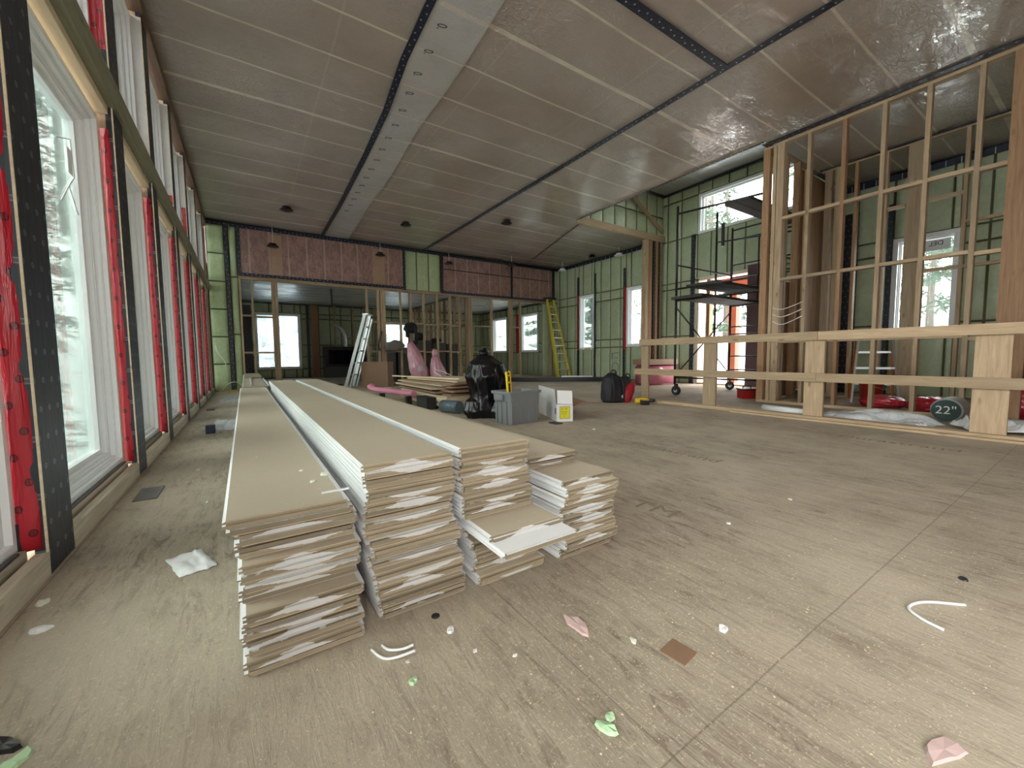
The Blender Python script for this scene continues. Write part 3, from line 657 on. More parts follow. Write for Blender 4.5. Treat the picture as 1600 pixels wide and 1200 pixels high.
# ------------------------------------------------------------------ stacked tongue-and-groove planks
def mat_core():
    n = NT('plank_end'); tcn = n.n('TexCoord').outputs['Object']; s = n.n('SeparateXYZ'); n.l(tcn, s.inputs[0]); oi = n.n('ObjectInfo').outputs['Random']
    off = n.n('CombineXYZ'); n.l(n.math('MULTIPLY', oi, 91.), off.inputs[0])
    va = n.n('VectorMath', operation='ADD'); n.l(tcn, va.inputs[0]); n.l(off.outputs[0], va.inputs[1]); v = va.outputs[0]
    nz = n.noise(v, 22, 4, .6); nb = n.noise(v, 9, 3)
    cx = n.math('ADD', s.outputs[0], n.math('MULTIPLY', n.math('SUBTRACT', oi, .5), .05))
    g = n.math('EXPONENT', n.math('MULTIPLY', n.math('POWER', n.math('DIVIDE', cx, .062), 2.), -1.))
    top = n.math('ADD', n.math('MULTIPLY', g, n.math('MULTIPLY', n.math('GREATER_THAN', oi, .45), .017)), n.math('MULTIPLY', n.math('SUBTRACT', nz, .535), .018))
    m = n.math('LESS_THAN', n.math('ADD', s.outputs[2], .0095), top)
    base = n.mix(nb, (.205,.168,.108), (.345,.288,.20)); 
    tone = n.math('MULTIPLY_ADD', n.math('FRACT', n.math('MULTIPLY', oi, 7.3)), .45, .68)
    cc = n.n('CombineXYZ'); [n.l(tone, cc.inputs[i]) for i in range(3)]
    base = n.mix(1., base, cc.outputs[0], 'MULTIPLY')
    ln = n.math('LESS_THAN', n.math('ABSOLUTE', n.math('SUBTRACT', s.outputs[2], .0078)), .0011)
    base = n.mix(n.math('MULTIPLY', ln, .55), base, (.62,.50,.36))
    return n.fin(n.mix(m, base, (.56,.56,.54)), .75, n.bump(n.noise(v, 120, 3), .3, .002))
def mat_tan():
    n = NT('raw_fibreboard_face'); v = n.coord('Object'); oi = n.n('ObjectInfo').outputs['Random']
    c = n.mix(n.noise(v, 2.2, 4), (.47,.405,.305), (.56,.49,.38))
    c = n.mix(n.ramp(n.noise(n.coord('Object',(1,1,1),(3,1,2)), 60, 3, .6),[(.68,0),(.74,.7)]), c, (.70,.64,.5))
    c = n.mix(n.ramp(n.noise(v, 35, 4, .7),[(.27,.5),(.34,0)]), c, (.26,.20,.13))
    return n.fin(c, .7, n.bump(n.noise(v, 200, 2), .15, .001))
M_CORE, M_TAN = mat_core(), mat_tan()
M_PAINT = plain('white_primer', (.80,.81,.82), .5, .06, 12)
PW, PT, PLEN = .136, .0095, 4.88
def plank_mesh(seed, lipw):
    rnd = random.Random(seed); L = PLEN
    # outline (x, z): right side tongue, left side groove, eased top edges
    pr = [(-PW+.004,PT-.0022),(-PW,PT-.004),(-PW,.0022),(-PW+.007,.0022),(-PW+.007,-.0022),(-PW,-.0022),(-PW,-PT+.001),(-PW+.001,-PT),
          (PW-.008,-PT),(PW-.007,-PT+.001),(PW-.007,-.0019),(PW+.001,-.0019),(PW+.001,.0019),(PW-.007,.0019),(PW-.007,PT-.004),(PW-.011,PT-.0022)]
    pr += [(PW-.014,PT),(-PW+.007,PT)]
    bm = bmesh.new(); n_ = len(pr)
    A = [bm.verts.new((x, 0, z)) for x, z in pr]; B = [bm.verts.new((x, L, z)) for x, z in pr]
    for i in range(n_):
        f_ = bm.faces.new((A[i],B[i],B[(i+1)%n_],A[(i+1)%n_])); f_.material_index = 0 if i == n_-2 else 1
    for yy, s_ in ((0,-1),(L,1)):
        nf = len(bm.faces); bmbox(bm, (-PW+.010,min(yy,yy+s_*.009),-PT+.0008),(PW-.010,max(yy,yy+s_*.009),.0010)); bm.faces.ensure_lookup_table()
        for f_ in bm.faces[nf:]: f_.normal_update(); f_.material_index = (1 if lipw else 2) if abs(f_.normal.z) > .5 else 2
    bm.faces.new(A).material_index = 2; bm.faces.new(B[::-1]).material_index = 2
    me = bpy.data.meshes.new('plank'); bmesh.ops.recalc_face_normals(bm, faces=bm.faces); bm.to_mesh(me); bm.free()
    for m in (M_TAN, M_PAINT, M_CORE): me.materials.append(m)
    return me
PMS = [plank_mesh(1, True), plank_mesh(2, False)]; PM = PMS[1]
ORD = ['topmost'] + ['%s from the top' % w_ for w_ in 'second third fourth fifth sixth seventh eighth ninth tenth eleventh twelfth thirteenth fourteenth fifteenth sixteenth seventeenth eighteenth nineteenth twentieth twenty-first twenty-second twenty-third twenty-fourth twenty-fifth twenty-sixth'.split()]
def stack(n_, cx0, cx1, y0, desc, group, seed, special=None, bend=None):
    rnd = random.Random(seed); tt = 2*PT
    for k in range(n_):
        t = k/(n_-1); pair = k//2; rp_ = random.Random(seed*100+pair)
        o = bpy.data.objects.new('tongue_and_groove_plank', PMS[0 if (rp_.random() < .35 and k % 2 == 0) or (special and k in special) else 1]); COL.objects.link(o)
        jx = rp_.uniform(-.007,.007)+rnd.uniform(-.003,.003); jy = rp_.uniform(-.024,.026)+rnd.uniform(-.012,.012); rz = rp_.uniform(-.0012,.0012)
        cx = cx0+(cx1-cx0)*t + (bend(t) if bend else 0); face = 'raw tan face up' if k % 2 else 'white face up'
        if k == n_-1: face = 'raw tan face up'
        flip = not (face == 'raw tan face up'); lab = None; yy = y0+jy; ex = 0
        if special and k in special: ex, dy, rz, lab = special[k]; yy = y0+dy; cx += ex
        # k even: white side up, odd: white side down, so that painted faces meet
        o.location = (cx+jx, yy, PT+k*tt+.0002*k); o.rotation_euler = (0, math.pi if flip else 0, rz)
        tag(o, lab or '%s plank of %s' % (ORD[n_-1-k], desc), 'plank', group)
stack(20, .105, .088, 1.115, 'the leftmost near stack', 'planks of the leftmost near stack', 3, bend=lambda t: -.005*math.sin(t*7))
stack(24, .414, .384, 1.115, 'the second near stack from the left', 'planks of the second near stack from the left', 5, bend=lambda t: .007*math.sin(t*6.5+1)-.004)
stack(24, .727, .672, 1.125, 'the third near stack, behind the two pulled-out planks', 'planks of the third near stack', 8,
      special={10:(-.010,-.225,.0012,'lower of the two planks pulled out of the third stack, white edge showing'),11:(.0,-.145,.001,'upper of the two planks pulled out of the third stack, tan face showing')}, bend=lambda t: .006*math.sin(t*8))
stack(15, 1.062, 1.072, 1.085, 'the rightmost near stack', 'planks of the rightmost near stack', 13, bend=lambda t: .006*math.sin(t*8))
for k in range(3):
    o = bpy.data.objects.new('tongue_and_groove_plank', PM); COL.objects.link(o)
    o.location = (1.03+.004*k, 1.27+.015*(2-k), 15*(2*PT+.0002)+.001+PT+k*(2*PT+.0002)); o.rotation_euler = (0, math.pi if k == 0 else 0, .004*(k-1)); 
    tag(o, ('lowest','middle','uppermost')[k]+' of the three set-back planks on top of the rightmost stack', 'plank', 'set-back planks on the rightmost stack')
stack(20, .105, .092, 6.09, 'the far stack that continues the leftmost one', 'planks of the far stack', 21)
def chip(name, mat, x, y, z, s, label, cat, group=None, seed=0, flat=.25, irregular=.5, asp=1., rz=None):
    rnd = random.Random(seed); bm = bmesh.new(); n_ = 9; top = []; bot = []
    for k in range(n_):
        a = 2*math.pi*k/n_; r_ = s*(1-irregular*rnd.random())
        p = Vector((r_*math.cos(a)*asp, r_*math.sin(a)/asp, 0)); bot.append(bm.verts.new(p)); top.append(bm.verts.new(p*.86+Vector((0,0,s*flat*(.5+rnd.random())))))
    c = bm.verts.new((0,0,s*flat*1.1))
    for k in range(n_):
        bm.faces.new((bot[k],bot[(k+1)%n_],top[(k+1)%n_],top[k])); bm.faces.new((top[k],top[(k+1)%n_],c))
    bm.faces.new(bot[::-1])
    o = obj(name, bm, mat, None, (x,y,z), (0,0,rnd.random()*6 if rz is None else rz)); return tag(o, label, cat, group)
M_FOAM = plain('pale_foam_scrap', (.70,.72,.62), .8); M_GFOAM = plain('mint_foam_scrap', (.47,.68,.42), .8); M_PFLUFF = plain('pink_fibre_fluff', (.58,.42,.40), .95, .2, 40)
M_CARD = plain('cardboard', (.235,.14,.085), .75, .1, 12, .1); M_PAPER = plain('white_film_scrap', (.78,.80,.81), .5, .05)
zt = 20*(2*PT+.0002)+.0005
for i, (x, y, s, lab) in enumerate(((.15,1.30,.012,'tiny pale foam scrap beside the loose strip at the stack edge'),(.19,1.36,.016,'crumbly pale foam scrap near the front right edge of the leftmost stack top'),(.135,1.45,.009,'small pale foam scrap in the middle of the leftmost stack top'),(.02,1.75,.006,'smallest crumb on the leftmost stack top, left side'))):
    chip('foam_scrap', M_FOAM, x, y, zt, s, lab, 'scrap', 'foam scraps on the leftmost stack', 30+i)
tag(box('offcut_strip', M_PAPER, (.155,1.165,zt),(.225,1.172,zt+.004)), 'thin white strip offcut lying at the front edge of the leftmost stack', 'scrap')
for i, (x, y, z, rz, L, lab) in enumerate(((.05,6.35,zt,.12,2.6,'long white edge trim lying along the far stack'),(.24,6.2,zt,-.02,2.2,'white trim along the right edge of the far stack'))):
    o = box('edge_trim', M_PAINT, (x,y,z),(x+.018,y+L,z+.012)); tag(o, lab, 'trim strip', 'white trims on the far stack')
tag(box('cardboard_sheet', plain('dull_cardboard',(.36,.30,.22),.8), (-.02,8.6,zt+.013),(.24,10.6,zt+.03)), 'flat brown sheet lying at the far end of the far plank stack', 'sheet')
# ------------------------------------------------------------------ tote, level, box, bags
M_TOTE = plain('grey_tote_plastic', (.20,.215,.225), .5, .06)
t = empty('storage_tote', 'grey plastic storage tote standing open on the floor, yellow level inside', 'storage box', (2.53,3.74,0), .09)
bm = bmesh.new()
def ring(w_, d_, z, r_=.03, n_=4):
    out = []
    for sx_, sy_, a0 in ((1,1,0),(-1,1,90),(-1,-1,180),(1,-1,270)):
        for k in range(n_+1):
            a = math.radians(a0+90*k/n_); out.append((sx_*(w_/2-r_)+r_*math.cos(a), sy_*(d_/2-r_)+r_*math.sin(a), z))
    return out
def loft(bm, rings, cap0=True, cap1=False, mi=0, smooth=False):
    R_ = [[bm.verts.new(p) for p in r_] for r_ in rings]; n_ = len(R_[0])
    for a, b in zip(R_, R_[1:]):
        for k in range(n_):
            f_ = bm.faces.new((a[k],a[(k+1)%n_],b[(k+1)%n_],b[k])); f_.material_index = mi; f_.smooth = smooth
    if cap0: bm.faces.new(R_[0][::-1]).material_index = mi
    if cap1: bm.faces.new(R_[-1]).material_index = mi
loft(bm, [ring(.36,.24,0),ring(.385,.26,.24),ring(.405,.275,.245),ring(.415,.285,.325),ring(.405,.275,.325),ring(.35,.23,.015)], True, True)
obj('tub', bm, M_TOTE, t)
bm = bmesh.new(); loft(bm, [ring(.445,.312,.318),ring(.45,.317,.34),ring(.44,.31,.347),ring(.405,.275,.347),ring(.405,.275,.318)], False, False)
obj('rim', bm, M_TOTE, t)
bm = bmesh.new()
for x in (-.165,-.06,.06,.165): bmbox(bm, (x-.006,-.139,.01),(x+.006,-.122,.24)); bmbox(bm, (x-.006,.122,.01),(x+.006,.139,.24))
for y in (-.08,0,.08):
    for s_ in (-1,1): bmbox(bm, (s_*.196-.008,y-.006,.01),(s_*.196+.008,y+.006,.24))
obj('rib', bm, M_TOTE, t)
for s_ in (-1,1): lbox('handle', M_TOTE, (s_*.223-.012,-.06,.26),(s_*.223+.012,.06,.315), t, .005)
t.scale = (1.08,1.08,1.05)
lv = empty('spirit_level', 'yellow spirit level standing upright in the grey tote', 'level', (2.46,3.74,.02))
lv.rotation_euler = (.02,-.12,.3)
for s_ in (-1,1): lbox('rail', plain('level_yellow',(.80,.55,.02),.4), (s_*.026-.007,-.012,0),(s_*.026+.007,.012,.56), lv, .002)
lbox('web', plain('level_black',(.03,.03,.03),.4), (-.019,-.004,0),(.019,.004,.55), lv)
bm = bmesh.new(); bmesh.ops.create_cone(bm, cap_ends=True, segments=16, radius1=.017, radius2=.017, depth=.016, matrix=Matrix.Rotation(math.pi/2,4,'X')); obj('vial', bm, plain('vial',(.06,.07,.06),.2), lv, (0,-.002,.48))
lbox('cross_piece', bpy.data.materials['level_yellow'], (-.019,-.010,.43),(.019,.010,.447), lv); lbox('cross_piece', bpy.data.materials['level_yellow'], (-.019,-.010,.51),(.019,.010,.525), lv)
M_WCARD = plain('white_cardboard', (.72,.72,.72), .6, .06); M_YLAB = plain('yellow_label', (.66,.60,.02), .5); M_BARC = plain('barcode_grey', (.18,.18,.19), .6)
t = empty('white_carton', 'long white cardboard carton with raised flaps and a yellow end label', 'box', (2.995,3.45,0), -.40)
bm = bmesh.new(); W_, L_, H_ = .095, .80, .197
bmbox(bm, (-W_,0,0),(W_,L_,.004)); bmbox(bm, (-W_,0,.004),(-W_+.004,L_,H_)); bmbox(bm, (W_-.004,0,.004),(W_,L_,H_)); bmbox(bm, (-W_+.004,0,.004),(W_-.004,.004,H_)); bmbox(bm, (-W_+.004,L_-.004,.004),(W_-.004,L_,H_))
obj('carton_body', bm, M_WCARD, t)
lbox('flap', M_WCARD, (-W_,.07,H_),(-W_+.004,L_,H_+.165), t, rot=(0,-.08,0)); lbox('flap', M_WCARD, (-W_+.006,0,H_),(W_-.006,.004,H_+.155), t, rot=(-.25,.06,0))
lbox('flap', M_CARD, (W_,.02,H_-.01),(W_+.17,L_,H_-.006), t, rot=(0,-.35,0))
l_ = lbox('end_label', M_BARC, (-.062,-.0015,.03),(.062,-.0005,.17), t); y_ = lbox('yellow_label', M_YLAB, (-.056,-.0025,.036),(.056,-.0015,.164), t)
M_DKT = plain('dark_label_print',(.05,.05,.02),.6)
for k, (z, s_) in enumerate(((.145,.024),(.112,.013),(.094,.013),(.076,.013),(.056,.012))):
    text_mesh('printed_text', ('16 - 30', 'White finish', '120V  60Hz', 'Type IC', 'Qty 1')[k], s_, M_DKT, t, (-.01,-.003,z), (math.pi/2,0,0), .0003)
b_ = lbox('barcode', M_BARC, (-W_-.0015,.02,.08),(-W_-.0005,.07,.15), t)
tag(box('dark_mat', plain('charcoal_felt',(.035,.035,.035),.9), (2.775,3.34,0),(2.87,3.47,.012)), 'small charcoal mat on the floor between the grey tote and the white carton', 'mat')
# black garbage bag
def blob(name, mat, loc, size, seed, sub=4, amp=.12, freq=2.5, pleat=0, top=.0, parent=None, lean=(0,0), shape=None):
    bm = bmesh.new(); bmesh.ops.create_icosphere(bm, subdivisions=sub, radius=1)
    for v in bm.verts:
        p = v.co.copy(); a = math.atan2(p.y, p.x); z = p.z
        k = 1+amp*noise.noise(p*freq+Vector((seed,0,0)))+amp*.5*noise.noise(p*freq*2.7+Vector((0,seed,0)))
        if pleat: k += pleat*math.sin(a*11+3*noise.noise(p*2+Vector((seed,)*3)))*max(0,.35+z*.8)
        p = p*k
        if shape: s_ = shape(z); p.x *= s_; p.y *= s_
        zz = max(-.92, p.z); p.z = (zz+.92)/1.92
        v.co = Vector((p.x*size[0]+lean[0]*p.z, p.y*size[1]+lean[1]*p.z, p.z*size[2]))
    return obj(name, bm, mat, parent, loc, smooth=True)
def mat_film(name, col, rough=.18, bump=.9, scale=5, coat=1., dist=.02):
    n = NT(name); v = n.coord('Object')
    w1 = n.noise(n.coord('Object',(2.4,2.4,1)), scale, 5, .6, 2.0)
    vo = n.n('TexVoronoi', feature='DISTANCE_TO_EDGE'); n.l(n.coord('Object',(2.2,2.2,1)), vo.inputs[0]); vo.inputs['Scale'].default_value = scale
    h = n.math('ADD', w1, n.math('MULTIPLY', n.ramp(vo.outputs['Distance'],[(0,1),(.12,0)]), .15))
    c = n.mix(n.noise(v, scale, 4), [t_*.8 for t_ in col], [min(1,t_*1.2) for t_ in col])
    return n.fin(c, rough, n.bump(h, bump, dist), Coat_Weight=coat, Coat_Roughness=.12)
M_BAG = mat_film('black_bag_film', (.004,.004,.005), .22, .45, 1.6, 0., .025); M_BLUE = mat_film('blue_grey_film', (.085,.125,.15), .5, .5, 6, .3)
M_PINKB = mat_film('pink_bag_film', (.50,.24,.30), .35, .8, 9, .7)
t = empty('garbage_bag', 'full black plastic garbage bag slumped beside the grey tote', 'bag', (2.50,4.32,0))
def draped(name, mat, prof, seed, lean, parent, loc=(0,0,0), na=110, nz=60, fold=.10):
    """sack surface: rings with sharp radial pleats that wander with height"""
    bm = bmesh.new(); rings = []; H = prof[-1][2]
    for j in range(nz+1):
        z = H*j/nz
        for (x0,y0,z0),(x1,y1,z1) in zip(prof, prof[1:]):
            if z0 <= z <= z1+1e-6:
                q = (z-z0)/(z1-z0); q = q*q*(3-2*q); rx = x0+(x1-x0)*q; ry = y0+(y1-y0)*q; break
        row = []
        for k in range(na):
            a = 2*math.pi*k/na; c_, s_ = math.cos(a), math.sin(a); nv = Vector((c_*1.1+seed, s_*1.1, z*1.3))
            w_ = noise.noise(nv)*2.2; ridge = 1-abs(math.sin(a*4.5+w_*2+z*5+seed)); ridge2 = 1-abs(math.sin(a*7-z*9+w_*3))
            r_ = 1+.16*noise.noise(nv*1.6)+fold*(ridge**3-.3)+fold*.45*(ridge2**3-.3)
            t_ = z/H; row.append(bm.verts.new((rx*r_*c_+lean[0]*t_*t_, ry*r_*s_+lean[1]*t_*t_, z+.02*noise.noise(nv*2)*(1 if 0 < j < nz else 0))))
        rings.append(row)
    for a_, b_ in zip(rings, rings[1:]):
        for k in range(na): bm.faces.new((a_[k],a_[(k+1)%na],b_[(k+1)%na],b_[k])).smooth = True
    bm.faces.new(rings[0][::-1]); bm.faces.new(rings[-1])
    return obj(name, bm, mat, parent, loc)
draped('bag_body', M_BAG, [(.20,.18,0),(.27,.22,.10),(.25,.21,.30),(.27,.22,.48),(.21,.18,.64),(.10,.09,.74),(.02,.02,.77)], 3.3, (-.05,.03), t, (.02,-.02,0))
draped('bag_bulge', M_BAG, [(.09,.08,0),(.14,.12,.08),(.12,.10,.20),(.03,.03,.30)], 8.1, (.03,.02), t, (-.20,-.02,0), 60, 24)
draped('bag_bulge', M_BAG, [(.08,.07,0),(.12,.10,.07),(.09,.08,.20),(.02,.02,.27)], 5.7, (.02,.02), t, (.03,-.22,0), 60, 24)
draped('tied_ear', M_BAG, [(.03,.03,0),(.07,.05,.07),(.015,.015,.13)], 2.2, (.05,.0), t, (-.06,.01,.72), 40, 14, .2)
t = tube('foam_roll', M_BLUE, [(2.20,5.02,.085),(2.24,4.90,.085),(2.30,4.72,.085)], .082, None, 20); tag(t, 'blue-grey rolled foam lying between the lumber and the black bag', 'roll')
# ------------------------------------------------------------------ lumber and sheets behind
M_PLYE = pine('plywood_edge','Y',(.50,.40,.27),(.66,.55,.40),(.3,.2,.12)); M_BROWN = plain('brown_hardboard',(.27,.165,.105),.65,.2,5)
for k in range(6):
    j = random.Random(k).uniform(-.02,.02); z = .03+k*.0285
    o = box('plywood_sheet', M_PLYE, (2.26+j,5.03+abs(j),z),(3.05+j,6.95,z+.0275)); tag(o, '%s pale sheet in the even base of the lumber pile' % ['lowest','second lowest','third lowest','third highest','second highest','highest'][k], 'plywood sheet', 'pale sheets at the base of the lumber pile')
for y in (5.3,6.6): tag(box('timber_bearer', PX, (2.3,y,0),(3.0,y+.09,.029)), 'timber bearer under the %s end of the pale sheets' % ('near' if y < 6 else 'far'), 'bearer', 'bearers under the lumber pile')
z = .204; sheets = [(2.28,3.12,5.05,6.8,.04,M_BROWN,.022),(2.22,3.05,5.25,7.0,-.03,M_BROWN,.02),(2.30,3.2,5.00,6.75,.05,M_BROWN,.02),(2.2,3.0,5.35,7.1,-.02,M_PLYE,.019),(2.32,3.25,5.15,6.9,.07,M_BROWN,.022),(2.28,3.1,5.3,7.15,.02,M_PLYE,.016),(2.36,3.28,5.2,6.9,.09,M_BROWN,.02),(2.45,3.3,5.35,6.95,.12,M_PLYE,.018)]
for k, (x0,x1,y0,y1,rz,m,th) in enumerate(sheets):
    bm = bmesh.new(); h = Vector(((x1-x0)/2,(y1-y0)/2,th/2)); bmbox(bm, -h, h)
    o = obj('hardboard_sheet' if m is M_BROWN else 'plywood_sheet', bm, m, None, ((x0+x1)/2,(y0+y1)/2,z+th/2), (0,0,rz)); z += th+.0035
    tag(o, '%s of the loosely stacked %s sheets, counted upward from the pale base' % (ordn[k], 'brown and pale'), 'board sheet', 'loose sheets on the lumber pile')
o = box('long_lath', PX, (2.1,7.05,z+.0),(2.9,7.09,z+.02)); bpy.data.objects.remove(o)
o = tag(box('long_lath', PYL, (2.50,5.6,z),(2.56,7.5,z+.018)), 'long pale lath lying across the top of the lumber pile', 'lath'); o.rotation_euler = (0,0,.25)
tag(tube('looped_cord', M_WIREW, smoothcurve([(2.75,6.3,z+.02),(2.7,6.5,z+.10),(2.85,6.7,z+.12),(3.05,6.6,z+.03)],6), .006), 'white cord looping up from the top of the lumber pile', 'cord')
M_PNKF = plain('pink_foam', (.66,.24,.36), .6)
t = empty('foam_gasket_roll', 'pink foam sill gasket strip lying behind the plank stacks', 'foam strip', (1.95,6.3,0))
bm = bmesh.new(); tube_mesh(bm, smoothcurve([(.16,-.42,.19),(.06,.15,.19),(-.10,.75,.20),(-.14,.95,.24),(-.08,1.02,.25)],5), .055, 6)
for v in bm.verts: v.co.z = .19+(v.co.z-.19)*.8
obj('foam_strip', bm, M_PNKF, t); lbox('white_label', M_PAPER, (-.05,.34,.237),(.05,.44,.240), t)
for q in ((.13,-.25),(-.05,.55)): lbox('support_block', M_BLACKP, (q[0]-.04,q[1]-.04,0),(q[0]+.04,q[1]+.04,.14), t)
tag(box('black_foam_block', plain('charcoal_foam',(.02,.023,.02),.8), (2.10,5.35,0),(2.24,5.75,.17)), 'charcoal foam block between the pink strip and the lumber pile', 'block')
# brown carton
t = empty('brown_carton', 'tall closed brown cardboard carton standing before the stud wall, right of the aluminium ladder', 'box', (2.80,10.45,0), -.75)
lbox('carton_body', M_CARD, (-.36,-.15,0),(.36,.15,.63), t, .004); lbox('tape_strip', plain('packing_tape',(.30,.20,.12),.3), (-.36,-.02,.6305),(.36,.02,.632), t)
# pink insulation bags
t = tag(blob('insulation_bag', M_PINKB, (3.62,9.35,0), (.20,.17,1.12), 51, 5, .12, 2., .04, lean=(-.30,.10), shape=lambda z: 1.12-.42*max(0,z+.1)), 'taller pink plastic bag of insulation leaning left against the studs', 'bag', 'pink insulation bags'); 
o = obj('printed_label', (lambda b: (bmesh.ops.create_icosphere(b, subdivisions=2, radius=.1), b)[1])(bmesh.new()), plain('grey_pink_print',(.42,.36,.42),.5), t, (-.13,-.135,.45)); o.scale = (.85,.3,.95)
t = tag(blob('insulation_bag', M_PINKB, (3.98,9.2,0), (.17,.16,.78), 57, 5, .12, 2., .05, lean=(-.10,.08), shape=lambda z: 1.1-.35*max(0,z)), 'shorter pink plastic bag of insulation with a tied neck, beside the taller one', 'bag', 'pink insulation bags')
blob('tied_neck', M_PINKB, (-.10,.07,.72), (.075,.07,.22), 58, 3, .25, 2.5, .08, parent=t)
# ------------------------------------------------------------------ ladders
def ladder_frame(t, w0, w1, H, lean, mat, rung_mat, n_, tread=.07, part='rail', steps=True):
    """front pair of rails with treads; base at y=0, top leaning to +y"""
    for s_ in (-1,1): beam_between(part, mat, (s_*w0/2,0,0), (s_*w1/2,lean,H), .03, .075, t)
    if steps:
        for k in range(1, n_+1):
            f_ = k/(n_+1); wdt = w0+(w1-w0)*f_-.03; y = lean*f_; lbox('tread', rung_mat, (-wdt/2,y-tread/2,H*f_-.016),(wdt/2,y+tread/2,H*f_+.016), t)
t = empty('step_ladder', 'tall yellow fibreglass stepladder with pale treads standing folded in the far right corner', 'ladder', (8.98,10.35,0), .2)
ladder_frame(t, .62, .32, 2.68, .62, M_YEL, M_ALUW, 9); 
for s_ in (-1,1): beam_between('rear_leg', M_YEL, (s_*.26,.12,0), (s_*.12,.70,2.64), .02, .03, t)
for k in range(1,5): lbox('rear_brace', M_ALU, (-.27+.03*k,.12+.108*k,.5*k),(.27-.03*k,.145+.108*k,.5*k+.03), t)
lbox('top_cap', M_BLACKP, (-.20,.50,2.66),(.20,.78,2.72), t, .01)
t = empty('step_ladder', 'folded aluminium stepladder leaning against the studs above the planks', 'ladder', (2.20,10.85,0), -2.16)
ladder_frame(t, .50, .34, 1.82, .52, M_ALU, M_ALU, 5)
for s_ in (-1,1): beam_between('rear_leg', M_ALU, (s_*.22,.10,0), (s_*.15,.58,1.72), .022, .035, t)
lbox('top_cap', M_ALU, (-.19,.46,1.80),(.19,.60,1.83), t, .005); lbox('warning_label', M_YLAB, (-.262,.12,.62),(-.248,.20,.86), t, rot=(-.28,0,0))
t = empty('step_ladder', 'short stepladder with orange fibreglass rails behind the stud partition', 'ladder', (8.35,2.2,0), 1.9)
M_ORG = plain('orange_fibreglass', (.50,.13,.03), .5)
ladder_frame(t, .52, .40, 1.0, .28, M_ORG, M_ALUW, 3)
for s_ in (-1,1): beam_between('rear_leg', M_ALU, (s_*.26,.75,0), (s_*.19,.30,.98), .025, .035, t)
lbox('top_cap', M_ALUW, (-.23,.18,.99),(.23,.40,1.03), t, .008); lbox('rear_brace', M_ALUW, (-.22,.52,.5),(.22,.545,.53), t)
# ------------------------------------------------------------------ black metal extrusions on the floor
M_BLKM = plain('black_anodised', (.02,.021,.024), .22, .2, coat=0) if 0 else plain('black_anodised', (.02,.021,.024), .22, .2)
for k, (off, z, lab) in enumerate(((0,0,'near bottom'),(.13,0,'rear bottom'),(.06,.062,'upper'))):
    o = beam_between('metal_channel', M_BLKM if k < 2 else M_BLKM, (5.3+off,10.55+off,.03+z), (9.06+off*.3,7.62+off,.03+z), .10, .058); tag(o, 'long black metal channel on the floor below the yellow ladder, %s of its bundle' % lab, 'metal channel', 'black metal channels on the floor')
tag(beam_between('metal_channel', M_ALU, (7.6,8.90,.14), (8.3,8.36,.14), .03, .03), 'short bright aluminium piece lying on the black channels', 'metal piece')
tag(beam_between('metal_channel', M_BLKM, (1.5,11.75,.35), (2.65,11.75,.35), .05, .08), 'black channel lying on trestle behind the stud wall', 'metal channel'); bpy.data.objects.remove([o for o in bpy.data.objects if o.get('label') == 'black channel lying on trestle behind the stud wall'][0])
for k in range(2):
    tag(box('metal_channel', M_BLKM, (1.5,10.85-.2*k,0+.0),(2.02,10.95-.2*k,.07)), '%s short black channel on the floor left of the aluminium ladder foot' % ('rear' if k == 0 else 'front'), 'metal channel', 'short black channels')
# ------------------------------------------------------------------ backpack, drill, toolbox, bundle
M_BPK = plain('black_nylon', (.010,.010,.012), .75, .4, 30); M_BPR = plain('red_nylon', (.32,.006,.016), .6, .2, 20)
t = empty('backpack', 'black and red work backpack slumped against the end post of the guard rail', 'backpack', (4.88,4.38,0), -.35)
draped('pack_body', M_BPK, [(.15,.12,0),(.175,.145,.05),(.17,.14,.25),(.145,.12,.38),(.06,.05,.46)], 4.4, (.02,.08), t, (-.06,.02,0), 60, 30, .03)
draped('side_pack', M_BPK, [(.10,.10,0),(.13,.12,.06),(.14,.12,.24),(.10,.09,.36),(.03,.03,.41)], 6.4, (.08,.06), t, (.14,.08,0), 60, 30, .04)
draped('red_pocket', M_BPR, [(.05,.05,0),(.09,.06,.05),(.10,.06,.16),(.07,.05,.26),(.02,.02,.31)], 9.4, (.13,.05), t, (.14,-.06,0), 60, 30, .05)
for x in (-.13,.03): tube('strap', M_BPK, smoothcurve([(x,-.10,.40),(x-.01,-.17,.28),(x,-.17,.14),(x+.01,-.13,.03)],5), .022, t, 6)
tube('grab_handle', M_RUB, smoothcurve([(-.10,.02,.44),(-.08,.02,.50),(-.02,.02,.50),(0,.02,.44)],5), .009, t, 6); tube('grab_handle', M_RUB, smoothcurve([(.16,.04,.38),(.19,.04,.44),(.24,.04,.43),(.25,.04,.36)],5), .009, t, 6)
lbox('buckle', plain('pale_buckle',(.4,.4,.4),.5), (-.02,-.20,.09),(.0,-.19,.13), t); lbox('badge', M_BPR, (.02,-.185,.19),(.045,-.178,.215), t)
tag(tube('cord_end', plain('red_cord',(.3,.03,.03),.6), [(4.62,4.45,.006),(4.42,4.62,.006),(4.25,4.70,.006)], .004), 'thin reddish cord trailing left from the backpack', 'cord')
t = empty('cordless_drill', 'yellow and black cordless drill lying on the floor beside the backpack', 'power tool', (5.06,4.02,0), -.5)
bm = bmesh.new(); tube_mesh(bm, [(-.12,0,.045),(-.10,0,.045),(.02,0,.045),(.06,0,.045),(.10,0,.045)], [.035,.042,.042,.036,.02], 14); obj('motor_body', bm, plain('drill_yellow',(.72,.48,.02),.4), t)
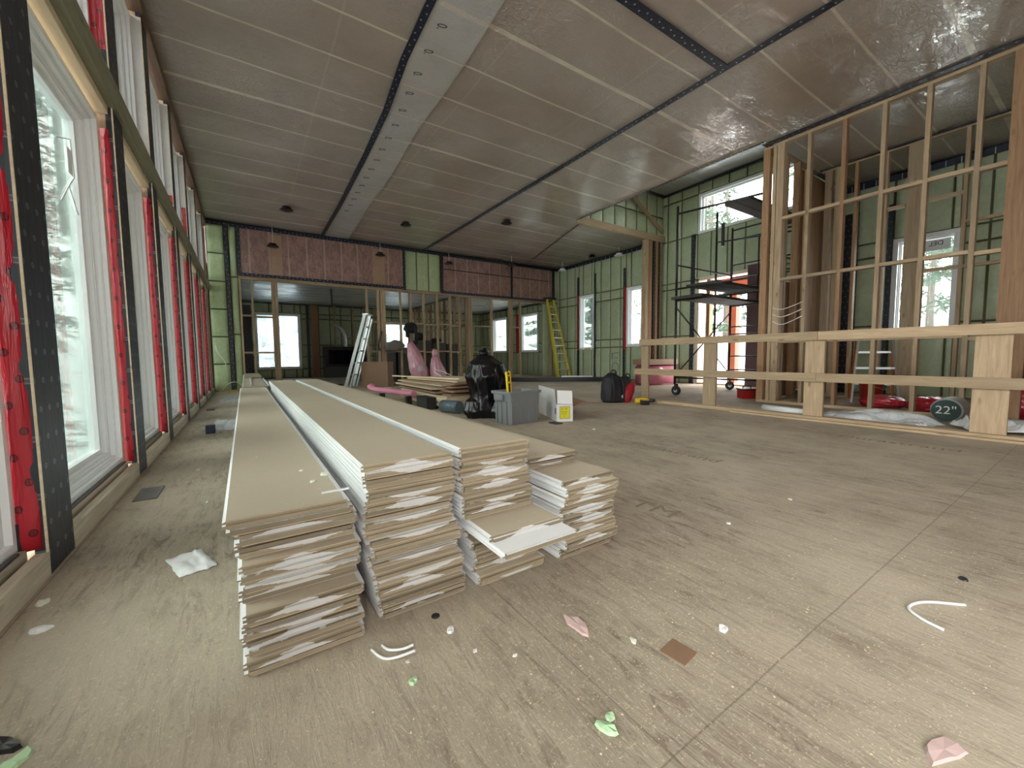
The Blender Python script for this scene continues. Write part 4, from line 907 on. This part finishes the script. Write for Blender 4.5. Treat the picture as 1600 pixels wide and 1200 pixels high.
tube('chuck', M_BLACKP, [(.10,0,.045),(.17,0,.045),(.20,0,.045)], [.028,.026,.014], t, 12); beam_between('handle', M_BLACKP, (-.04,0,.045), (-.05,-.14,.035), .04, .05, t); lbox('battery', M_BLACKP, (-.10,-.22,.0),(.01,-.14,.065), t, .008); tube('bit', M_ALU, [(.20,0,.045),(.28,0,.045)], .005, t, 6)
t = empty('insulation_bundle', 'pink plastic wrapped insulation bundle with a brown board on top, by the entry corner', 'bundle', (8.45,6.35,0), -.18)
bm = bmesh.new(); bmbox(bm, (-.47,-.22,0),(.47,.22,.50)); bmesh.ops.bevel(bm, geom=bm.edges[:], offset=.04, segments=3, affect='EDGES'); obj('wrapped_batts', bm, mat_film('pink_wrap',(.40,.10,.15),.3,.6,4,.8), t, smooth=True)
lbox('brown_board', M_BROWN, (-.50,-.24,.502),(.49,.24,.63), t, .004); lbox('strap', M_PINKB, (-.475,-.226,.30),(.475,-.221,.335), t)
t = empty('tool_box', 'small red and black toolbox on the floor inside the scaffold', 'toolbox', (7.05,3.42,0), -.6)
lbox('box_body', plain('red_steel',(.35,.012,.012),.4), (-.16,-.1,0),(.06,.1,.14), t, .006); lbox('box_body', M_BLACKP, (.065,-.1,0),(.30,.1,.15), t, .01); lbox('lid', M_BLACKP, (-.17,-.11,.142),(.06,.11,.165), t, .005); tube('handle', M_RUB, smoothcurve([(-.12,0,.165),(-.10,0,.20),(.0,0,.20),(.02,0,.165)],4), .008, t)
# ------------------------------------------------------------------ scaffold
t = empty('rolling_scaffold', 'dark steel rolling scaffold with plank decks in front of the entry doorway', 'scaffold', (7.45,3.85,0))
ox, oy = 7.45, 3.85
A = [(6.58,4.52),(8.42,4.52),(6.80,3.17),(8.42,3.22)]
def sc_tube(n_, p, q, r_=.021): return beam_between(n_, M_STEEL, (p[0]-ox,p[1]-oy,p[2]), (q[0]-ox,q[1]-oy,q[2]), r_, r_, t, True)
for i, (x, y) in enumerate(A):
    top = 3.38 if i in (0,) else 3.3
    sc_tube('upright', (x,y,.20), (x,y,1.78)); sc_tube('upright', (x,y,1.80), (x,y,top))
    cs = empty('x','x','x'); bpy.data.objects.remove(cs)
    bm = bmesh.new(); bmesh.ops.create_cone(bm, cap_ends=True, segments=20, radius1=.085, radius2=.085, depth=.035, matrix=Matrix.Rotation(math.pi/2,4,'Y')); w_ = obj('caster_wheel', bm, M_RUB, t, (x-ox,y-oy-.03,.085), (0,0,.5*i))
    bm = bmesh.new(); bmesh.ops.create_cone(bm, cap_ends=True, segments=14, radius1=.035, radius2=.035, depth=.045, matrix=Matrix.Rotation(math.pi/2,4,'Y')); obj('wheel_hub', bm, M_ALU, w_)
    bm = bmesh.new(); bmbox(bm,(-.032,-.02,0),(-.024,.02,.12)); bmbox(bm,(.024,-.02,0),(.032,.02,.12)); bmbox(bm,(-.032,-.02,.112),(.032,.02,.12)); obj('fork', bm, M_STEEL, w_)
for (a, b) in ((0,2),(1,3)):
    for z in ((.32,1.72) if a == 0 else (.32,.42,.70,1.15,1.30,1.72,2.10,2.30,2.55,3.05)): sc_tube('rung', (*A[a],z), (*A[b],z), .014)
    if a == 0: continue
    sc_tube('inner_post', ((A[a][0]*.6+A[b][0]*.4),(A[a][1]*.6+A[b][1]*.4),1.80), ((A[a][0]*.6+A[b][0]*.4),(A[a][1]*.6+A[b][1]*.4),3.05), .014)
for (a, b) in ((0,1),(2,3)):
    sc_tube('cross_brace', (*A[a],.35), (*A[b],1.60), .012); sc_tube('cross_brace', (*A[a],1.60), (*A[b],.35), .012); sc_tube('guard_tube', (*A[a],.33), (*A[b],.33), .015)
    sc_tube('guard_tube', (*A[a],2.35), (*A[b],2.35), .015)
sc_tube('guard_tube', (A[0][0],A[0][1],3.25), (A[2][0]+.02,A[2][1]-.03,3.22), .018); sc_tube('guard_tube', (*A[1],3.25), (*A[3],3.25), .018)
sc_tube('upright', (7.9,4.55,.34), (7.9,4.55,3.52)); sc_tube('guard_tube', (7.9,4.55,2.95), (*A[3],2.95), .014)
M_DECK = plain('weathered_dark_planks', (.04,.036,.032), .7, .35, 6)
dk = lambda x0,x1,y0,y1,z: lbox('deck_board', M_DECK, (x0-ox,y0-oy,z),(x1-ox,y1-oy,z+.045), t, .004)
for k in range(3): dk(6.50,8.50, 3.98+.2*k, 4.17+.2*k, 1.735); 
for k in range(3): dk(6.70,8.50, 3.82+.2*k, 4.01+.2*k, 1.95)
for k in range(2): sc_tube('deck_ledger', (6.62,3.3,1.93-.21*k), (6.62,4.55,1.93-.21*k), .018)
for k in range(2): dk(6.5,8.4, 3.24+.2*k, 3.43+.2*k, 3.10)
lbox('clamp', M_BLACKP, (-.42,.08,2.62),(-.38,.12,3.02), t, .006); sc_tube('clamp_bar', (7.0,3.95,3.0), (7.12,3.95,3.02), .012)
# ------------------------------------------------------------------ things behind the guard rail
M_SHEET = mat_film('translucent_poly_sheet', (.60,.62,.64), .3, .8, 4, .6)
def crumple(name, mat, x0,x1,y0,y1,h,seed,label,cat,n_=26,rz=0,group=None,thick=.002, base=.0):
    bm = bmesh.new(); V = {}
    for i in range(n_+1):
        for j in range(n_+1):
            u, v = i/n_, j/n_; e = min(u,1-u,v,1-v); k = min(1,e*6)
            q = Vector((u*3.1+seed,v*3.1,seed)); z = h*k*abs(.35+noise.noise(q*.9)*1.0+.35*noise.noise(q*2.3)+.15*noise.noise(q*5))+base
            jx = .10*(x1-x0)*noise.noise(q*1.3); jy = .10*(y1-y0)*noise.noise(q*1.3+Vector((9,9,9)))
            V[i,j] = bm.verts.new((x0+(x1-x0)*u+jx-(x0+x1)/2, y0+(y1-y0)*v+jy-(y0+y1)/2, z+.002))
    for i in range(n_):
        for j in range(n_): bm.faces.new((V[i,j],V[i+1,j],V[i+1,j+1],V[i,j+1])).smooth = True
    o = obj(name, bm, mat, None, ((x0+x1)/2,(y0+y1)/2,0), (0,0,rz)); s_ = o.modifiers.new('s','SOLIDIFY'); s_.thickness = thick; s_.offset = 1
    return tag(o, label, cat, group)
crumple('poly_sheet', M_SHEET, 5.50,6.04,.98,2.02,.11,1.3,'crumpled translucent poly sheet spread on the floor behind the guard rail','plastic sheet')
crumple('poly_sheet', M_SHEET, 5.50,5.92,-1.0,.28,.10,4.3,'translucent poly sheet on the floor at the right edge, behind the last guard post','plastic sheet')
crumple('poly_sheet', M_PAPER, 5.58,5.96,.45,.84,.15,7.1,'stiff white sheet with folded corner, standing up from the poly sheets','plastic sheet', rz=.5, base=.03)
crumple('poly_sheet', M_PAPER, 7.42,7.8,1.2,1.62,.13,8.7,'white film scrap heaped beneath the orange bucket','plastic sheet')
tag(beam_between('sheet_roll', M_PAPER, (5.50,2.02,.045), (5.62,2.55,.045), .04, .04, None, True, 16), 'thin white film roll on the floor behind the third guard post', 'roll')
tag(beam_between('sheet_roll', M_SHEET, (6.12,-.8,.05), (6.16,.74,.05), .045, .045, None, True, 16), 'long silvery film roll behind the widest guard post', 'roll')
M_REDB = mat_film('red_bag_film', (.42,.008,.022), .4, .9, 5, .5)
for i, (loc, sz, sd, lab) in enumerate((((7.08,.62,0),(.27,.28,.42),81,'largest red plastic bag heaped behind the stud partition, right of the round pipe end'),((7.03,1.25,0),(.18,.24,.20),83,'low red plastic bag behind the partition, left of the round pipe end'),((7.15,1.75,0),(.17,.24,.17),85,'small red plastic bag nearest the orange bucket'),((7.4,-.18,0),(.38,.36,.62),87,'tall red plastic bag at the far right behind the partition'))):
    tag(blob('red_bag', M_REDB, loc, sz, sd, 4, .25, 2., .04), lab, 'bag', 'red plastic bags behind the partition')
t = empty('capped_pipe', 'dark green capped pipe roll with a white handwritten number on its end', 'pipe', (6.38,1.0,.0), 0)
bm = bmesh.new(); bmesh.ops.create_cone(bm, cap_ends=True, segments=28, radius1=.125, radius2=.125, depth=.36, matrix=Matrix.Rotation(math.pi/2,4,'Y')); obj('pipe_body', bm, plain('pale_wrap',(.35,.38,.37),.5), t, (0,0,.127))
bm = bmesh.new(); bmesh.ops.create_cone(bm, cap_ends=True, segments=28, radius1=.112, radius2=.112, depth=.01, matrix=Matrix.Rotation(math.pi/2,4,'Y')); obj('end_cap', bm, plain('dark_green_cap',(.012,.035,.03),.5), t, (-.206,0,.127))
text_mesh('written_number', '22"', .12, M_PAPER, t, (-.2125,0,.127), (math.pi/2,0,-math.pi/2), .0005)
t = empty('bucket', 'orange-red bucket standing behind the partition below the stepladder', 'bucket', (7.55,1.98,0))
bm = bmesh.new(); lathe(bm, [(.115,0),(.14,.30),(.148,.30),(.148,.315),(.135,.315),(.11,.02)], 22); obj('bucket_body', bm, plain('orange_red_plastic',(.42,.03,.012),.4), t)
tube('bail_handle', M_ALU, smoothcurve([(.148,0,.29),(.10,-.12,.24),(0,-.165,.21),(-.10,-.12,.24),(-.148,0,.29)],5), .004, t, 6)
t = empty('bucket', 'small green pail half hidden behind the third guard post', 'bucket', (7.1,2.62,0))
bm = bmesh.new(); lathe(bm, [(.11,0),(.13,.17),(.137,.17),(.137,.185),(.125,.185)], 22); obj('bucket_body', bm, plain('green_plastic',(.045,.07,.04),.6), t); bm = bmesh.new(); lathe(bm,[(.138,.186),(.138,.2),(.10,.205)],22); obj('lid', bm, M_PAPER, t)
o = beam_between('dark_board', plain('black_board',(.012,.012,.013),.6), (8.9,.75,0.02), (9.3,.35,2.3), .25, .02); tag(o, 'narrow black board leaning against the wall behind the widest guard post', 'board')
for k in range(3):
    z = 1.42-.1*k; y0, y1 = 2.52, 2.9
    o = tube('electrical_cable', M_WIREW, smoothcurve([(6.58,y1,z),(6.57,(y0+y1)/2+.05,z-.03-.01*k),(6.58,y0,z+.05)],6), .006); tag(o, '%s white electrical cable looping between studs of the partition' % ['uppermost','middle','lowest'][k], 'cable', 'cables looping between studs')
# ------------------------------------------------------------------ things beyond the stud wall
M_CAB = plain('dark_grey_board', (.075,.072,.068), .6, .15, 4)
for k, (x, wd, h) in enumerate(((3.35,.42,1.02),(3.85,.50,1.0),(4.42,.50,1.22),(4.98,.42,1.15),(5.45,.36,1.12))):
    t = empty('grey_carton', '%s tall dark grey carton in the row standing beyond the stud wall' % ['leftmost','second from left','middle','fourth from left','rightmost'][k], 'carton', (x+wd/2,12.2,0), group='grey cartons beyond the stud wall')
    lbox('carton_body', M_CAB, (-wd/2,-.2,0),(wd/2,.2,h), t, .006); lbox('lid', M_CAB, (-wd/2-.004,-.205,h),(wd/2+.004,.205,h+.03), t, .004)
for k, (x, h) in enumerate(((4.6,1.25),(5.15,1.18))): tag(blob('tool_bag', M_BLACKP, (x,12.2,h), (.16,.14,.26 if k == 0 else .16), 90+k, 3, .3, 2.2), 'dark %s lying on the grey cartons' % ('tool bag' if k == 0 else 'cloth bundle'), 'bag')
tag(blob('grey_rag', plain('grey_cloth',(.22,.20,.19),.85), (3.42,11.18,.90), (.26,.06,.30), 95, 3, .4, 2.4, lean=(.12,0)), 'crumpled grey cloth draped on the blocking left of the pink bags', 'cloth')
tag(blob('grey_rag', plain('dark_grey_cloth',(.12,.11,.11),.85), (3.86,11.20,.80), (.12,.05,.14), 97, 3, .4, 2.4), 'small dark cloth hanging on the blocking nearer the pink bags', 'cloth')
t = empty('hanging_jacket', 'black jacket hanging from a stud in front of the far window', 'jacket', (3.98,11.24,1.72))
blob('jacket_body', M_BPK, (0,-.01,-.30), (.19,.05,.30), 61, 4, .3, 2., 0, parent=t); 
for x, l_ in ((-.13,.42),(.12,.62)): tube('sleeve', M_BPK, smoothcurve([(x,-.03,-.1),(x+.02,-.05,-.35),(x+.01,-.04,-l_)],5), [.06]*6+[.055]*5 if 0 else .055, t, 8)
tag(tube('black_hose', M_BLACKP, smoothcurve([(3.16,11.2,1.45),(3.10,11.2,1.25),(3.06,11.2,1.05),(3.1,11.2,.92)],5), .022), 'short black hose hooked over a stud left of the draped cloth', 'hose')
t = empty('fireplace_insert', 'black built-in fireplace box with metal flue framed in the far room', 'fireplace', (3.2,16.3,.0))
bm = bmesh.new(); 
for a, b in (((-.75,-.2,.40),(.75,.25,.50)),((-.75,-.2,1.02),(.75,.25,1.15)),((-.75,-.2,.5),(-.62,.25,1.02)),((.62,-.2,.5),(.75,.25,1.02)),((-.62,.2,.5),(.62,.25,1.02))): bmbox(bm, a, b)
obj('firebox', bm, M_BLACKP, t); lbox('glass_front', plain('black_glass',(.003,.003,.003),.08), (-.62,-.17,.5),(.62,-.16,1.02), t); lbox('stand', M_CAB, (-.75,-.18,0),(.75,.24,.398), t)
tube('flue', M_ALU, smoothcurve([(.0,.05,1.15),(.0,.05,1.5),(-.1,.08,1.8),(-.35,.2,2.0)],6), .075, t, 14)
# ------------------------------------------------------------------ things by the back wall and ceiling
t = empty('yellow_floor_level', 'long yellow levelling staff on the floor in the far left corner', 'level', (-.3,11.0,0)); bpy.data.objects.remove(t)
o = beam_between('levelling_staff', plain('ochre_yellow',(.50,.36,.05),.5), (-.52,11.12,.02), (.05,11.12,.02), .04, .03); tag(o, 'yellow staff lying on the floor at the foot of the green corner', 'staff')
tag(tube('white_cable_tail', M_WIREW, smoothcurve([(-.52,11.15,1.05),(-.50,11.1,.9),(-.38,11.1,.68),(-.36,11.1,.52)],5), .008), 'white cable tail hanging on the green corner insulation', 'cable')
tag(tube('white_cord_loop', M_WIREW, smoothcurve([(-.45,11.0,.05),(-.3,11.0,.2),(-.15,11.0,.2),(-.02,11.0,.05)],5), .008), 'white cord arching over the floor in the green corner', 'cord')
def potlight(x, y, z, label, hang=0., white=False):
    t = empty('recessed_light_housing', label, 'light fitting', (x,y,z), group='light housings on the ceiling film' if not hang else 'light housings hanging on wires')
    bm = bmesh.new(); lathe(bm, [(.075,-.05),(.125,-.05),(.125,-.04),(.09,-.02),(.08,.02),(.04,.025)], 20); obj('trim_ring', bm, M_WHITE if white else M_BLACKP, t)
    if hang: tube('hanging_wire', M_WIREW, [(0,0,.02),(.01,0,hang*.5),(0,0,hang)], .006, t, 5)
    else: lbox('film_flap', M_OVERLAP, (.02,-.03,-.03),(.15,.08,-.028), t)
ZL = ZC-.06
potlight(.84,9.45,ZL,'black light housing ring set in the ceiling film, left of the first black seam')
potlight(3.18,9.1,ZL,'black light housing ring set in the ceiling film, right of the first black seam')
potlight(5.05,7.8,ZL,'black light housing in the ceiling film near the middle seam')
for x, y, h, lab, wh in ((.66,11.0,.42,'black light housing hanging over the pink header, leftmost',0),(3.12,11.0,.30,'black light housing hanging over the pink header, left of the green panels',0),(5.1,11.0,.30,'black light housing hanging right of the green header panels',0),(6.9,10.4,.25,'black light housing hanging near the black vertical tape of the header',0),(8.75,10.2,.25,'white light head hanging above the yellow ladder',1),(8.95,8.0,.2,'white light head hanging nearest the entry corner',1)):
    potlight(x, y, ZC-.03-h, lab, h-.01, bool(wh))
potlight(9.0,9.1,ZL,'black light housing in the ceiling film above the narrow right wall windows')
# handwritten marks on the right wall
bm = bmesh.new()
for pts in (smoothcurve([(XR-.05,8.72,.78),(XR-.05,8.42,.82)],2), [(XR-.05,8.68,.8),(XR-.05,8.68,.62)], [(XR-.05,8.60,.66),(XR-.05,8.45,.66)], [(XR-.05,8.55+.13*math.cos(a),.36+.15*math.sin(a)) for a in [k*math.pi/8 for k in range(17)]]): tube_mesh(bm, pts, .006, 5)
obj('marker_writing', bm, M_INK, wr)
# ------------------------------------------------------------------ litter on the floor
def arc(cx, cy, r_, a0, a1, n_=14, z=.006, sy=1): return [(cx+r_*math.cos(math.radians(a0+(a1-a0)*k/n_)), cy+sy*r_*math.sin(math.radians(a0+(a1-a0)*k/n_)), z) for k in range(n_+1)]
tag(tube('plastic_strip', M_PAPER, smoothcurve([(1.735,.215,.005),(1.66,.285,.005),(1.585,.305,.005),(1.545,.27,.005),(1.53,.225,.005)],6), .004), 'white hooked plastic strip on bare floor at the right', 'strip')
tag(tube('plastic_strip', M_PAPER, smoothcurve([(.235,1.02,.004),(.25,.975,.004),(.275,.955,.006),(.325,.945,.01)],6), .0035), 'longer of the two white curved strips in front of the second stack', 'strip', 'white curved strips')
tag(tube('plastic_strip', M_PAPER, smoothcurve([(.262,1.02,.004),(.272,.99,.006),(.30,.968,.01),(.325,.960,.016)],6), .0035), 'shorter of the two white curved strips in front of the second stack', 'strip', 'white curved strips')
crumple('film_scrap', M_PAPER, -.255,-.145,1.75,1.95,.02,2.2,'white film scrap lying left of the plank stacks','scrap',12, rz=.3)
crumple('film_scrap', mat_film('clear_film',(.50,.53,.55),.3,.8,8,.6), -.33,-.06,5.15,5.9,.08,3.1,'clear plastic film and bottle wrap beyond the white scrap on the left','plastic film',14)
o = box('paint_tin', plain('navy_label',(.01,.02,.05),.5), (-.36,4.98,0),(-.28,5.06,.085), None, .01); tag(o, 'small navy and white tub beside the clear film', 'tub')
t = tag(box('floor_vent', plain('grey_duct_metal',(.12,.125,.12),.35,.4,14), (-.53,2.83,.0),(-.43,3.08,.006)), 'dark metal duct cover set in the floor by the left wall', 'vent')
tag(box('floor_vent', plain('grey_duct_metal2',(.06,.065,.06),.5,.2,14), (-.5,7.2,.0),(-.40,7.4,.006)), 'farther dark duct cover in the floor by the left wall', 'vent')
crumple('film_scrap', mat_film('clear_film2',(.42,.47,.50),.4,.8,8,.5), -.4,-.05,8.5,9.1,.05,5.1,'flattened clear bottles and wrap near the green corner','litter',10)
o = box('cardboard_piece', M_CARD, (.845,.545,0),(.91,.61,.003)); o.rotation_euler = (.01,0,.12); tag(o, 'small square of brown cardboard on the floor in front', 'cardboard')
chip('fluff_scrap', M_PFLUFF, .735,.79,0,.045,'pink insulation fluff in front of the third stack','scrap',None,3,.12,.5,.65,rz=-.2)
chip('fluff_scrap', M_PFLUFF, 1.06,.145,0,.045,'pink insulation fluff at the bottom right edge of the photo','scrap',None,5,.12,.5,.7,rz=1.2)
t = chip('foam_scrap', M_GFOAM, .572,.533,0,.019,'larger mint green foam piece at the bottom, oblong shape','scrap','mint foam scraps',7,.35,.12,.72,rz=.35)
chip('foam_scrap', M_GFOAM, .597,.545,0,.012,'small mint crumb beside the larger mint foam piece','scrap','mint foam scraps',8,.4,.3)
chip('foam_scrap', M_GFOAM, .29,.865,0,.013,'mint green crumb below the white curved strips','scrap','mint foam scraps',9,.5,.4)
chip('foam_scrap', M_GFOAM, -.395,1.10,0,.03,'mint green scrap in the bottom left corner','scrap','mint foam scraps',10,.2,.4,1.2)
chip('black_scrap', M_BLACKP, -.425,1.155,0,.03,'black shred in the bottom left corner','scrap',None,11,.3,.5,.7)
small = [(.437,.975,.014,'white twisted scrap in front of the gap between second and third stacks'),(.815,.667,.012,'white pebble-like foam crumb left of the cardboard square'),(.455,.87,.008,'white crumb right of the curved strips'),(.30,.93,.006,'tiny white crumb just right of the curved strips'),(1.05,.56,.016,'white flat chip right of the cardboard square'),(-.555,1.80,.022,'pale foam chip by the foot of the left wall'),(-.505,1.62,.025,'larger pale foam scrap nearer the camera by the left wall'),(.53,.80,.007,'white sliver in front of the third stack'),(1.75,.92,.012,'bright chip on the open floor right of the stacks'),(2.3,.9,.012,'bright chip farther out on the open floor'),(2.9,2.9,.02,'pale chip on the floor between tote and guard rail'),(-.30,3.4,.012,'pale chip by the floor duct cover'),(-.2,2.6,.01,'pale chip between duct cover and stacks')]
for i, (x, y, s_, lab) in enumerate(small): chip('foam_scrap', M_FOAM if i % 2 else M_PAPER, x, y, 0, s_, lab, 'scrap', 'pale scraps on the floor', 60+i, .4, .45, 1.2)
o = obj('black_washer', (lambda b: (lathe(b, [(.006,0),(.012,0),(.012,.003),(.006,.003)], 16), b)[1])(bmesh.new()), M_RUB, None, (.425,1.055,0)); tag(o, 'small black rubber ring in front of the second stack', 'ring')
tag(chip('black_scrap', M_BLACKP, 1.943,.25,0,.016,'x','x',None,12,.2,.2,1.3), 'small black disc of plastic at the right side of the floor', 'scrap')
bm = bmesh.new(); rnd = random.Random(4)
for k in range(12000):
    while True:
        x, y = rnd.uniform(-.55,3.4), rnd.uniform(.1,4.2)**1.0
        if rnd.random() < math.exp(-((x-.5)**2+(y-.7)**2)/1.1)+.12 and not (-.07 < x < 1.24 and y > 1.05) and not (x > 2.0 and y > 3.2): break
    s_ = rnd.uniform(.0005,.0014)*(1 if rnd.random() < .97 else 2.2); a = rnd.random()*6.28; c_, n2 = math.cos(a), math.sin(a); asp = rnd.uniform(.4,1)
    P_ = [Vector((x+(u*c_-v*asp*n2)*s_, y+(u*n2+v*asp*c_)*s_, 0)) for u, v in ((-1,-1),(1,-1),(1,1),(-1,1))]
    vb = [bm.verts.new(p) for p in P_]; tp = bm.verts.new((x,y,s_*.9))
    for i in range(4): bm.faces.new((vb[i],vb[(i+1)%4],tp))
o = obj('sawdust', bm, plain('sawdust_grains',(.55,.46,.31),.8,.2,60)); o['kind'] = 'stuff'; tag(o, 'pale sawdust and crumbs scattered over the floor around the plank stacks', 'sawdust')
# ------------------------------------------------------------------ outdoors
def mat_snow():
    n = NT('snow_and_rock'); v = n.coord('Object'); g = n.n('NewGeometry'); s = n.n('SeparateXYZ'); n.l(g.outputs['Normal'], s.inputs[0])
    k = n.math('ADD', n.noise(v, .9, 6, .7), n.math('MULTIPLY', n.noise(n.coord('Object',(.4,.4,3)), 2, 5, .7), .6))
    rock = n.ramp(k, [(.80,0),(.90,1)])
    c = n.mix(rock, (.74,.77,.80), n.mix(n.noise(v, 5, 5, .7), (.05,.05,.045), (.22,.20,.17)))
    return n.fin(c, .8, n.bump(k, .6, .15))
M_SNOW = mat_snow()
bm = bmesh.new(); V = {}; gx = [-45+i*1.0 for i in range(101)]; gy = [-14+j*1.1 for j in range(56)]
for i, x in enumerate(gx):
    for j, y in enumerate(gy):
        dl = max(0, -x-3.2); dr = max(0, x-14.5); db = max(0, y-20.5)
        z = -.35 + .42*min(dl,14)+.25*max(0,dl-14)*.5 + .16*min(dr,20) + .22*db + .35*min(dl,3)/3*max(0,y-13)
        amp = .15+.12*min(6,max(dl,dr,db)); z += amp*noise.noise((x*.35,y*.35,1))+.4*amp*noise.noise((x*1.1,y*1.1,4))
        if -1.4 < x < 10.6 and -4 < y < 18: z = -.45
        V[i,j] = bm.verts.new((x,y,z))
for i in range(100):
    for j in range(55): bm.faces.new((V[i,j],V[i+1,j],V[i+1,j+1],V[i,j+1])).smooth = True
g_ = struct(obj('ground', bm, M_SNOW)); g_['label'] = 'snow covered rocky ground around the house'; g_['category'] = 'ground'
def gz(x, y):
    dl = max(0, -x-3.2); dr = max(0, x-14.5); db = max(0, y-20.5); return -.5+.42*min(dl,14)+.16*min(dr,20)+.22*db+(.35*min(dl,3)/3*max(0,y-13))
M_BARK = plain('bark', (.075,.055,.042), .9, .35, 6, .4); M_NEEDLE = plain('evergreen_needles', (.045,.075,.045), .8, .45, 3)
def tree_meshes(seed, kind):
    rnd = random.Random(seed); H = 11; bt = bmesh.new(); pts = []
    for k in range(8): pts.append((rnd.uniform(-.08,.08)*k*.4, rnd.uniform(-.08,.08)*k*.4, H*k/7))
    tube_mesh(bt, pts, [.20*(1-k/8.5) for k in range(8)], 8)
    bf = bmesh.new()
    for k in range(34 if kind else 22):
        z = 1.6+ (H-2.0)*rnd.random(); a = rnd.random()*6.28; L = (1.9 if kind else 1.6)*(1-z/(H+1))+.35; d = Vector((math.cos(a),math.sin(a),-.12 if kind else .5)); p0 = Vector((0,0,z))
        tube_mesh(bt, [p0, p0+d*L*.5, p0+d*L+Vector((0,0,-.15*L if kind else .2*L))], [.03,.02,.008], 4)
        if kind:
            for q in range(int(40*L)):
                u = rnd.uniform(.15,1); c = p0+d*L*u+Vector((rnd.gauss(0,.16),rnd.gauss(0,.16),rnd.gauss(-.05,.10))); s_ = rnd.uniform(.08,.20)
                n1 = Vector((rnd.gauss(0,1),rnd.gauss(0,1),rnd.gauss(0,.6))).normalized(); n2_ = n1.orthogonal().normalized()
                bf.faces.new([bf.verts.new(c+n1*s_), bf.verts.new(c+n2_*s_*.35), bf.verts.new(c-n1*s_), bf.verts.new(c-n2_*s_*.35)])
    a = bpy.data.meshes.new('trunk'); bt.to_mesh(a); bt.free(); a.materials.append(M_BARK)
    if kind: b = bpy.data.meshes.new('foliage'); bf.to_mesh(b); b.materials.append(M_NEEDLE)
    else: b = None
    bf.free(); return a, b
TM = [tree_meshes(1,1), tree_meshes(2,1), tree_meshes(3,0), tree_meshes(5,1)]
def plant(x, y, v, s_, rz, side):
    ev = TM[v][1] is not None
    t = empty('evergreen_tree' if ev else 'bare_tree', ('dark evergreen' if ev else 'bare trunked tree')+' in the snowy woods '+side, 'tree', (x,y,gz(x,y)), rz, ('evergreens ' if ev else 'bare trees ')+side)
    t.scale = (s_,s_,s_); o = obj('trunk', TM[v][0], [], t)
    if ev: obj('foliage', TM[v][1], [], t)
rnd = random.Random(12)
def grove(n_, x0, x1, y0, y1, side, off, sr=(.75,1.05)):
    pts = []; tries = 0
    while len(pts) < n_ and tries < 4000:
        tries += 1; p = (rnd.uniform(x0,x1), rnd.uniform(y0,y1))
        if all((p[0]-q[0])**2+(p[1]-q[1])**2 > 3.9**2 for q in pts): pts.append(p)
    for k, p in enumerate(pts): plant(p[0], p[1], (k+off) % 4, rnd.uniform(*sr), rnd.random()*6, side)
grove(34, -14, -4.2, 8, 42, 'beyond the glazed left wall', 0)
grove(40, 17, 33, 0, 30, 'beyond the entry and right windows', 1, (.8,1.15))
# porch posts outside the entry
for i, (x, y, lab) in enumerate(((11.0,5.75,'orange-stained porch post nearer the doorway jamb'),(11.6,4.4,'orange-stained porch post by the plum panel'))): tag(box('porch_post', plain('orange_stain',(.24,.065,.028),.5), (x,y,-.45),(x+.2,y+.2,2.5)), lab, 'post', 'porch posts')
tag(box('porch_beam', bpy.data.materials['orange_stain'], (10.95,2.5,2.5),(11.2,7.5,2.8)), 'orange-stained porch beam outside the entry', 'beam')
